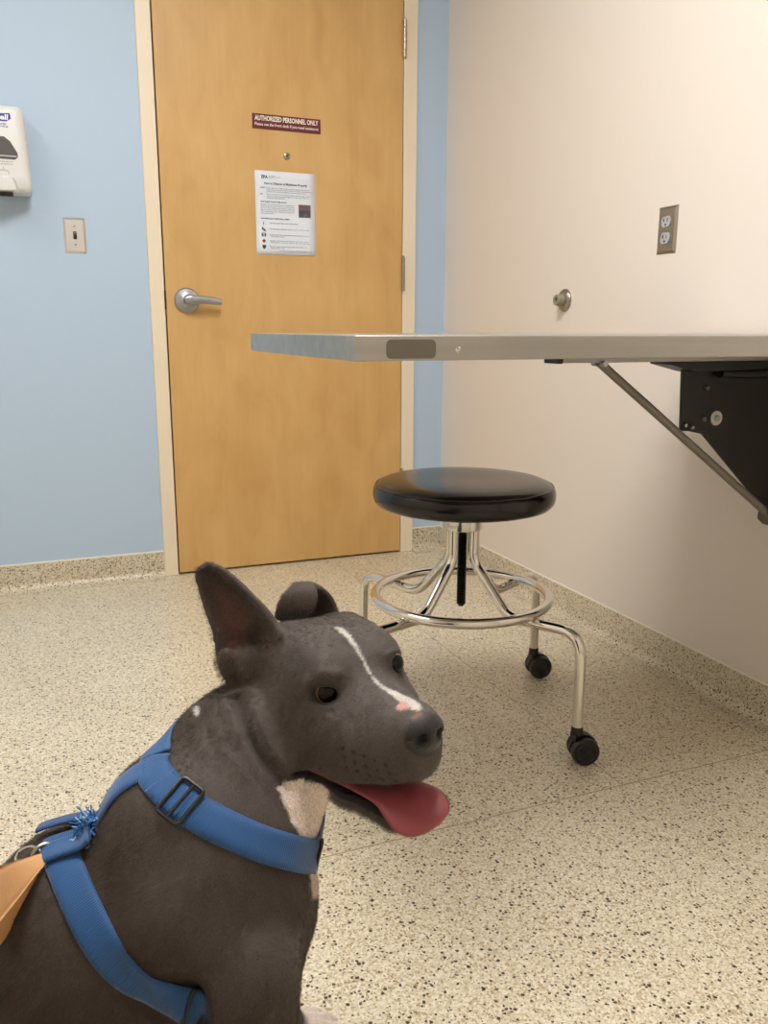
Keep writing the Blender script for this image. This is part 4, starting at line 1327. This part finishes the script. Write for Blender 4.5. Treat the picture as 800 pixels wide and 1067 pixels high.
# front loop where the strap turns round the chest
if pf_ is not None:
    fl = MB()
    o_ = pf_ + nf_*0.0035
    up_ = np.array([0.25, 0, 0.97]); sd_ = np.array([0, 1.0, 0])
    Lf = loc2w(o_, sd_, up_, nf_)
    fl.tube([Lf(a, c, 0.0) for a, c in rrect(0.012, 0.036, 0.004, 4)], 0.0020, 10, True)
    fl.build('front_ring', M_slider, har)
# strap along the back from the collar to the lead ring
bpx = [(156,796),(140,812),(122,826),(104,842),(86,858),(68,874),(56,886)]
PB, NB = [], []
for x, y in bpx:
    p, nn = near_skin(dP(x+4, y+10, VM-0.012), (-0.55, -0.35, 0.75))
    PB.append(p); NB.append(nn)
strap(PB, NB, 0.030, 0.0026, 'back_strap', M_web, har, n=60)
# girth strap behind the elbow, round under the chest
gpx = [(60,884),(70,905),(82,935),(98,968),(120,1000),(148,1026),(178,1042),(206,1050),(222,1053)]
P2, N2 = from_px(gpx)
P2m, N2m = mirror_pts(P2)
pb_, nb_ = near_skin(dP(225, 1075, VM), (0.1, 0, -1))
gp = P2 + ([pb_] if pb_ is not None else []) + P2m[::-1]
gn = N2 + ([nb_] if nb_ is not None else []) + N2m[::-1]
strap(gp, gn, 0.034, 0.0026, 'girth_strap', M_web, har, n=160)
# adjuster tucked behind the elbow
qg, ng = skin_px(207, 1051)
tg = P2[-1]-P2[-3]; tg = tg - (tg @ ng)*ng; tg /= np.linalg.norm(tg); bg = np.cross(tg, ng)
Lg = loc2w(qg, tg, bg, ng)
MB().tube([Lg(a, c, 0.006) for a, c in rrect(0.024, 0.039, 0.004, 4)], 0.0022, 10, True).build('slider_buckle', M_slider, har, label='black plastic adjuster behind the elbow')
# lead rings and frayed knot
rp0, rn0 = skin_px(56, 893)
if rp0 is None: rp0, rn0 = near_skin(dP(60, 893, VM), (-0.5, -0.5, 0.7))
rp0 = rp0 + rn0*0.010 + (0.0, 0, -0.008)
def ring_mb(o, n_, r, tr):
    n_ = np.array(n_, float)/np.linalg.norm(n_)
    e1 = np.cross(n_, [0, 0, 1.0]); e1 /= np.linalg.norm(e1); e2 = np.cross(n_, e1)
    return MB().tube([Vector(d2w(o + e1*cos(a)*r + e2*sin(a)*r)) for a in [2*pi*i/36 for i in range(36)]], tr, 10, True)
ring_mb(rp0 + (-0.004, 0, -0.001), (0.45, -0.6, 0.35), 0.0125, 0.0020).build('lead_ring', M_nickel, har)
ring_mb(rp0 + (-0.022, 0.004, -0.003), (0.15, -0.25, 0.95), 0.0120, 0.0014).build('d_ring', M_chrome, har)
kp = dP(93, 852, 1.0)-cam0
kp, kn = near_skin(dP(97, 862, VM-0.02), (-0.45, -0.55, 0.7))
tu = MB(); tu2 = MB()
rr_ = random.Random(5)
for i in range(110):
    a = np.array([rr_.gauss(0, 1), rr_.gauss(0, 1), rr_.gauss(0, 1)]); a /= np.linalg.norm(a)
    if a @ kn < -0.2: a = -a
    o = kp + kn*0.003 + np.array([0.010*rr_.uniform(-1, 1), 0.004*rr_.uniform(-1, 1), 0.012*rr_.uniform(-1, 1)])
    c_ = np.cross(a, [0.3, 0.5, 0.8])
    pts_ = [Vector(d2w(o + a*l*0.0135 + c_*0.005*sin(l*4+i))) for l in (0, 0.25, 0.5, 0.75, 1.0)]
    (tu if i % 4 else tu2).tube(pts_, 0.0008, 5)
tu.build('frayed_threads', mat('blue_thread', (44,108,176), 0.6), har)
tu2.build('frayed_threads', mat('pale_blue_thread', (150,190,225), 0.6), har)
# webbing knotted round the ring
kl = [(96,858),(84,868),(70,876),(56,884),(50,890)]
KP, KN = [], []
for x, y in kl:
    p, nn = near_skin(dP(x+3, y+9, VM-0.03), (-0.5, -0.5, 0.7)); KP.append(p+nn*0.007); KN.append(nn)
strap(KP, KN, 0.024, 0.0040, 'knotted_strap', M_web, har, lift=None, n=40)
kl = [(58,882),(64,874),(76,864),(90,856)]
KP, KN = [], []
for x, y in kl:
    p, nn = near_skin(dP(x+1, y+4, VM+0.01), (-0.55, -0.1, 0.8)); KP.append(p+nn*0.010); KN.append(nn)
strap(KP, KN, 0.018, 0.0035, 'knotted_strap', M_webdark, har, lift=None, n=30)

# ------------------------------------------------------------------ leather lead held towards the viewer
rv = float(rp0[1])
lead = thing('leather_lead', 'tan leather dog lead clipped to the ring of the blue harness', 'leash', tuple(d2w(rp0)))
M_lead = mat('tan_leather', (228,174,118), 0.55, bump=(300, 0.2, 0.0008), vary=(30, 0.06, (1,1,1)))
up_rows = [(dP(43,891,rv-0.004), dP(51,899,rv-0.006)), (dP(26,896,rv-0.030), dP(38,914,rv-0.034)), (dP(0,904,rv-0.075), dP(12,948,rv-0.080)), (dP(-60,935,rv-0.17), dP(-48,1020,rv-0.17)), (dP(-160,1000,rv-0.25), dP(-140,1110,rv-0.25))]
slab(up_rows, 0.0035, 'strap', M_lead, lead, n=40, mm=10, flat=True)
lo_rows = [(dP(50,897,rv-0.002), dP(51,908,rv-0.002)), (dP(32,912,rv-0.022), dP(37,938,rv-0.022)), (dP(2,938,rv-0.060), dP(0,988,rv-0.060)), (dP(-60,990,rv-0.14), dP(-60,1062,rv-0.14)), (dP(-160,1070,rv-0.22), dP(-160,1150,rv-0.22))]
slab(lo_rows, 0.0035, 'strap', M_lead, lead, n=40, mm=10, flat=True)

# ---- short hair of the coat
vc_ = body.data.color_attributes.new('coat_hair', 'BYTE_COLOR', 'CORNER')
vi_ = np.zeros(len(body.data.loops), np.int32); body.data.loops.foreach_get('vertex_index', vi_)
vc_.data.foreach_set('color', np.concatenate([col, np.ones((len(col), 1))], 1).astype(np.float32)[vi_].ravel())
body.data.color_attributes.active_color = vc_
body.data.attributes.active_color_name = 'coat_hair'
bare = np.maximum(np.maximum(nmask, lm_*1.0), 0)
for c in EYES:
    bare = np.maximum(bare, np.clip((0.019-np.linalg.norm(HX-c, axis=1))/0.004, 0, 1))
vg = body.vertex_groups.new(name='haired')
vgl = body.vertex_groups.new(name='hair_length')
hid = np.where((PX0[:, 0] < -60) | (PX0[:, 1] > 1130) | (facing() < -0.35), 0.0, 1.0)
wt = np.round((1-bare)*hid, 1)
ln = np.interp(HX[:, 0], [-0.12, -0.03, 0.05, 0.09], [1.0, 0.75, 0.5, 0.35])*np.where(hmask > 0.2, 1, 1) 
ln = np.where(HX[:, 0] < -0.11, 1.0, ln)
ln = np.where(HX[:, 2] > 0.047, 0.5, ln)
ln = np.round(np.where((hmask > 0.2) | (HX[:, 2] > 0.047), ln, 1.0), 1)
for w_ in np.unique(wt):
    if w_ > 0: vg.add(np.nonzero(wt == w_)[0].tolist(), float(w_), 'REPLACE')
for w_ in np.unique(ln): vgl.add(np.nonzero(ln == w_)[0].tolist(), float(w_), 'REPLACE')
mh = bpy.data.materials.new('coat_hairs'); mh.use_nodes = True
nt = mh.node_tree; pb = nt.nodes['Principled BSDF']
aa = nt.nodes.new('ShaderNodeAttribute'); aa.attribute_name = 'coat_hair'
hi = nt.nodes.new('ShaderNodeHairInfo')
mr = nt.nodes.new('ShaderNodeMapRange'); mr.inputs[3].default_value = 0.5; mr.inputs[4].default_value = 2.2
nt.links.new(hi.outputs['Random'], mr.inputs[0])
sc_ = nt.nodes.new('ShaderNodeVectorMath'); sc_.operation = 'SCALE'
nt.links.new(aa.outputs['Color'], sc_.inputs[0]); nt.links.new(mr.outputs[0], sc_.inputs['Scale'])
nt.links.new(sc_.outputs[0], pb.inputs['Base Color'])
pb.inputs['Roughness'].default_value = 0.5
pb.inputs['Specular IOR Level'].default_value = 0.4
body.data.materials.append(mh)
pm = body.modifiers.new('short_hair', 'PARTICLE_SYSTEM')
ps = body.particle_systems[0]; st_ = ps.settings
st_.type = 'HAIR'; st_.count = 60000; st_.hair_length = 0.0075; st_.hair_step = 3
st_.use_advanced_hair = True
ps.vertex_group_density = 'haired'; ps.vertex_group_length = 'hair_length'
st_.normal_factor = 0.0009
bdir = d2w(np.array([-0.55, 0.05, -0.65])) - d2w(np.zeros(3))
st_.object_align_factor = tuple(float(x)*0.00085 for x in bdir)
st_.factor_random = 0.00035
st_.child_type = 'SIMPLE'; st_.rendered_child_count = 6; st_.child_percent = 0
st_.child_radius = 0.003
st_.root_radius = 0.13; st_.tip_radius = 0.03; st_.radius_scale = 0.001
st_.material = 2
st_.render_step = 2; st_.display_step = 2
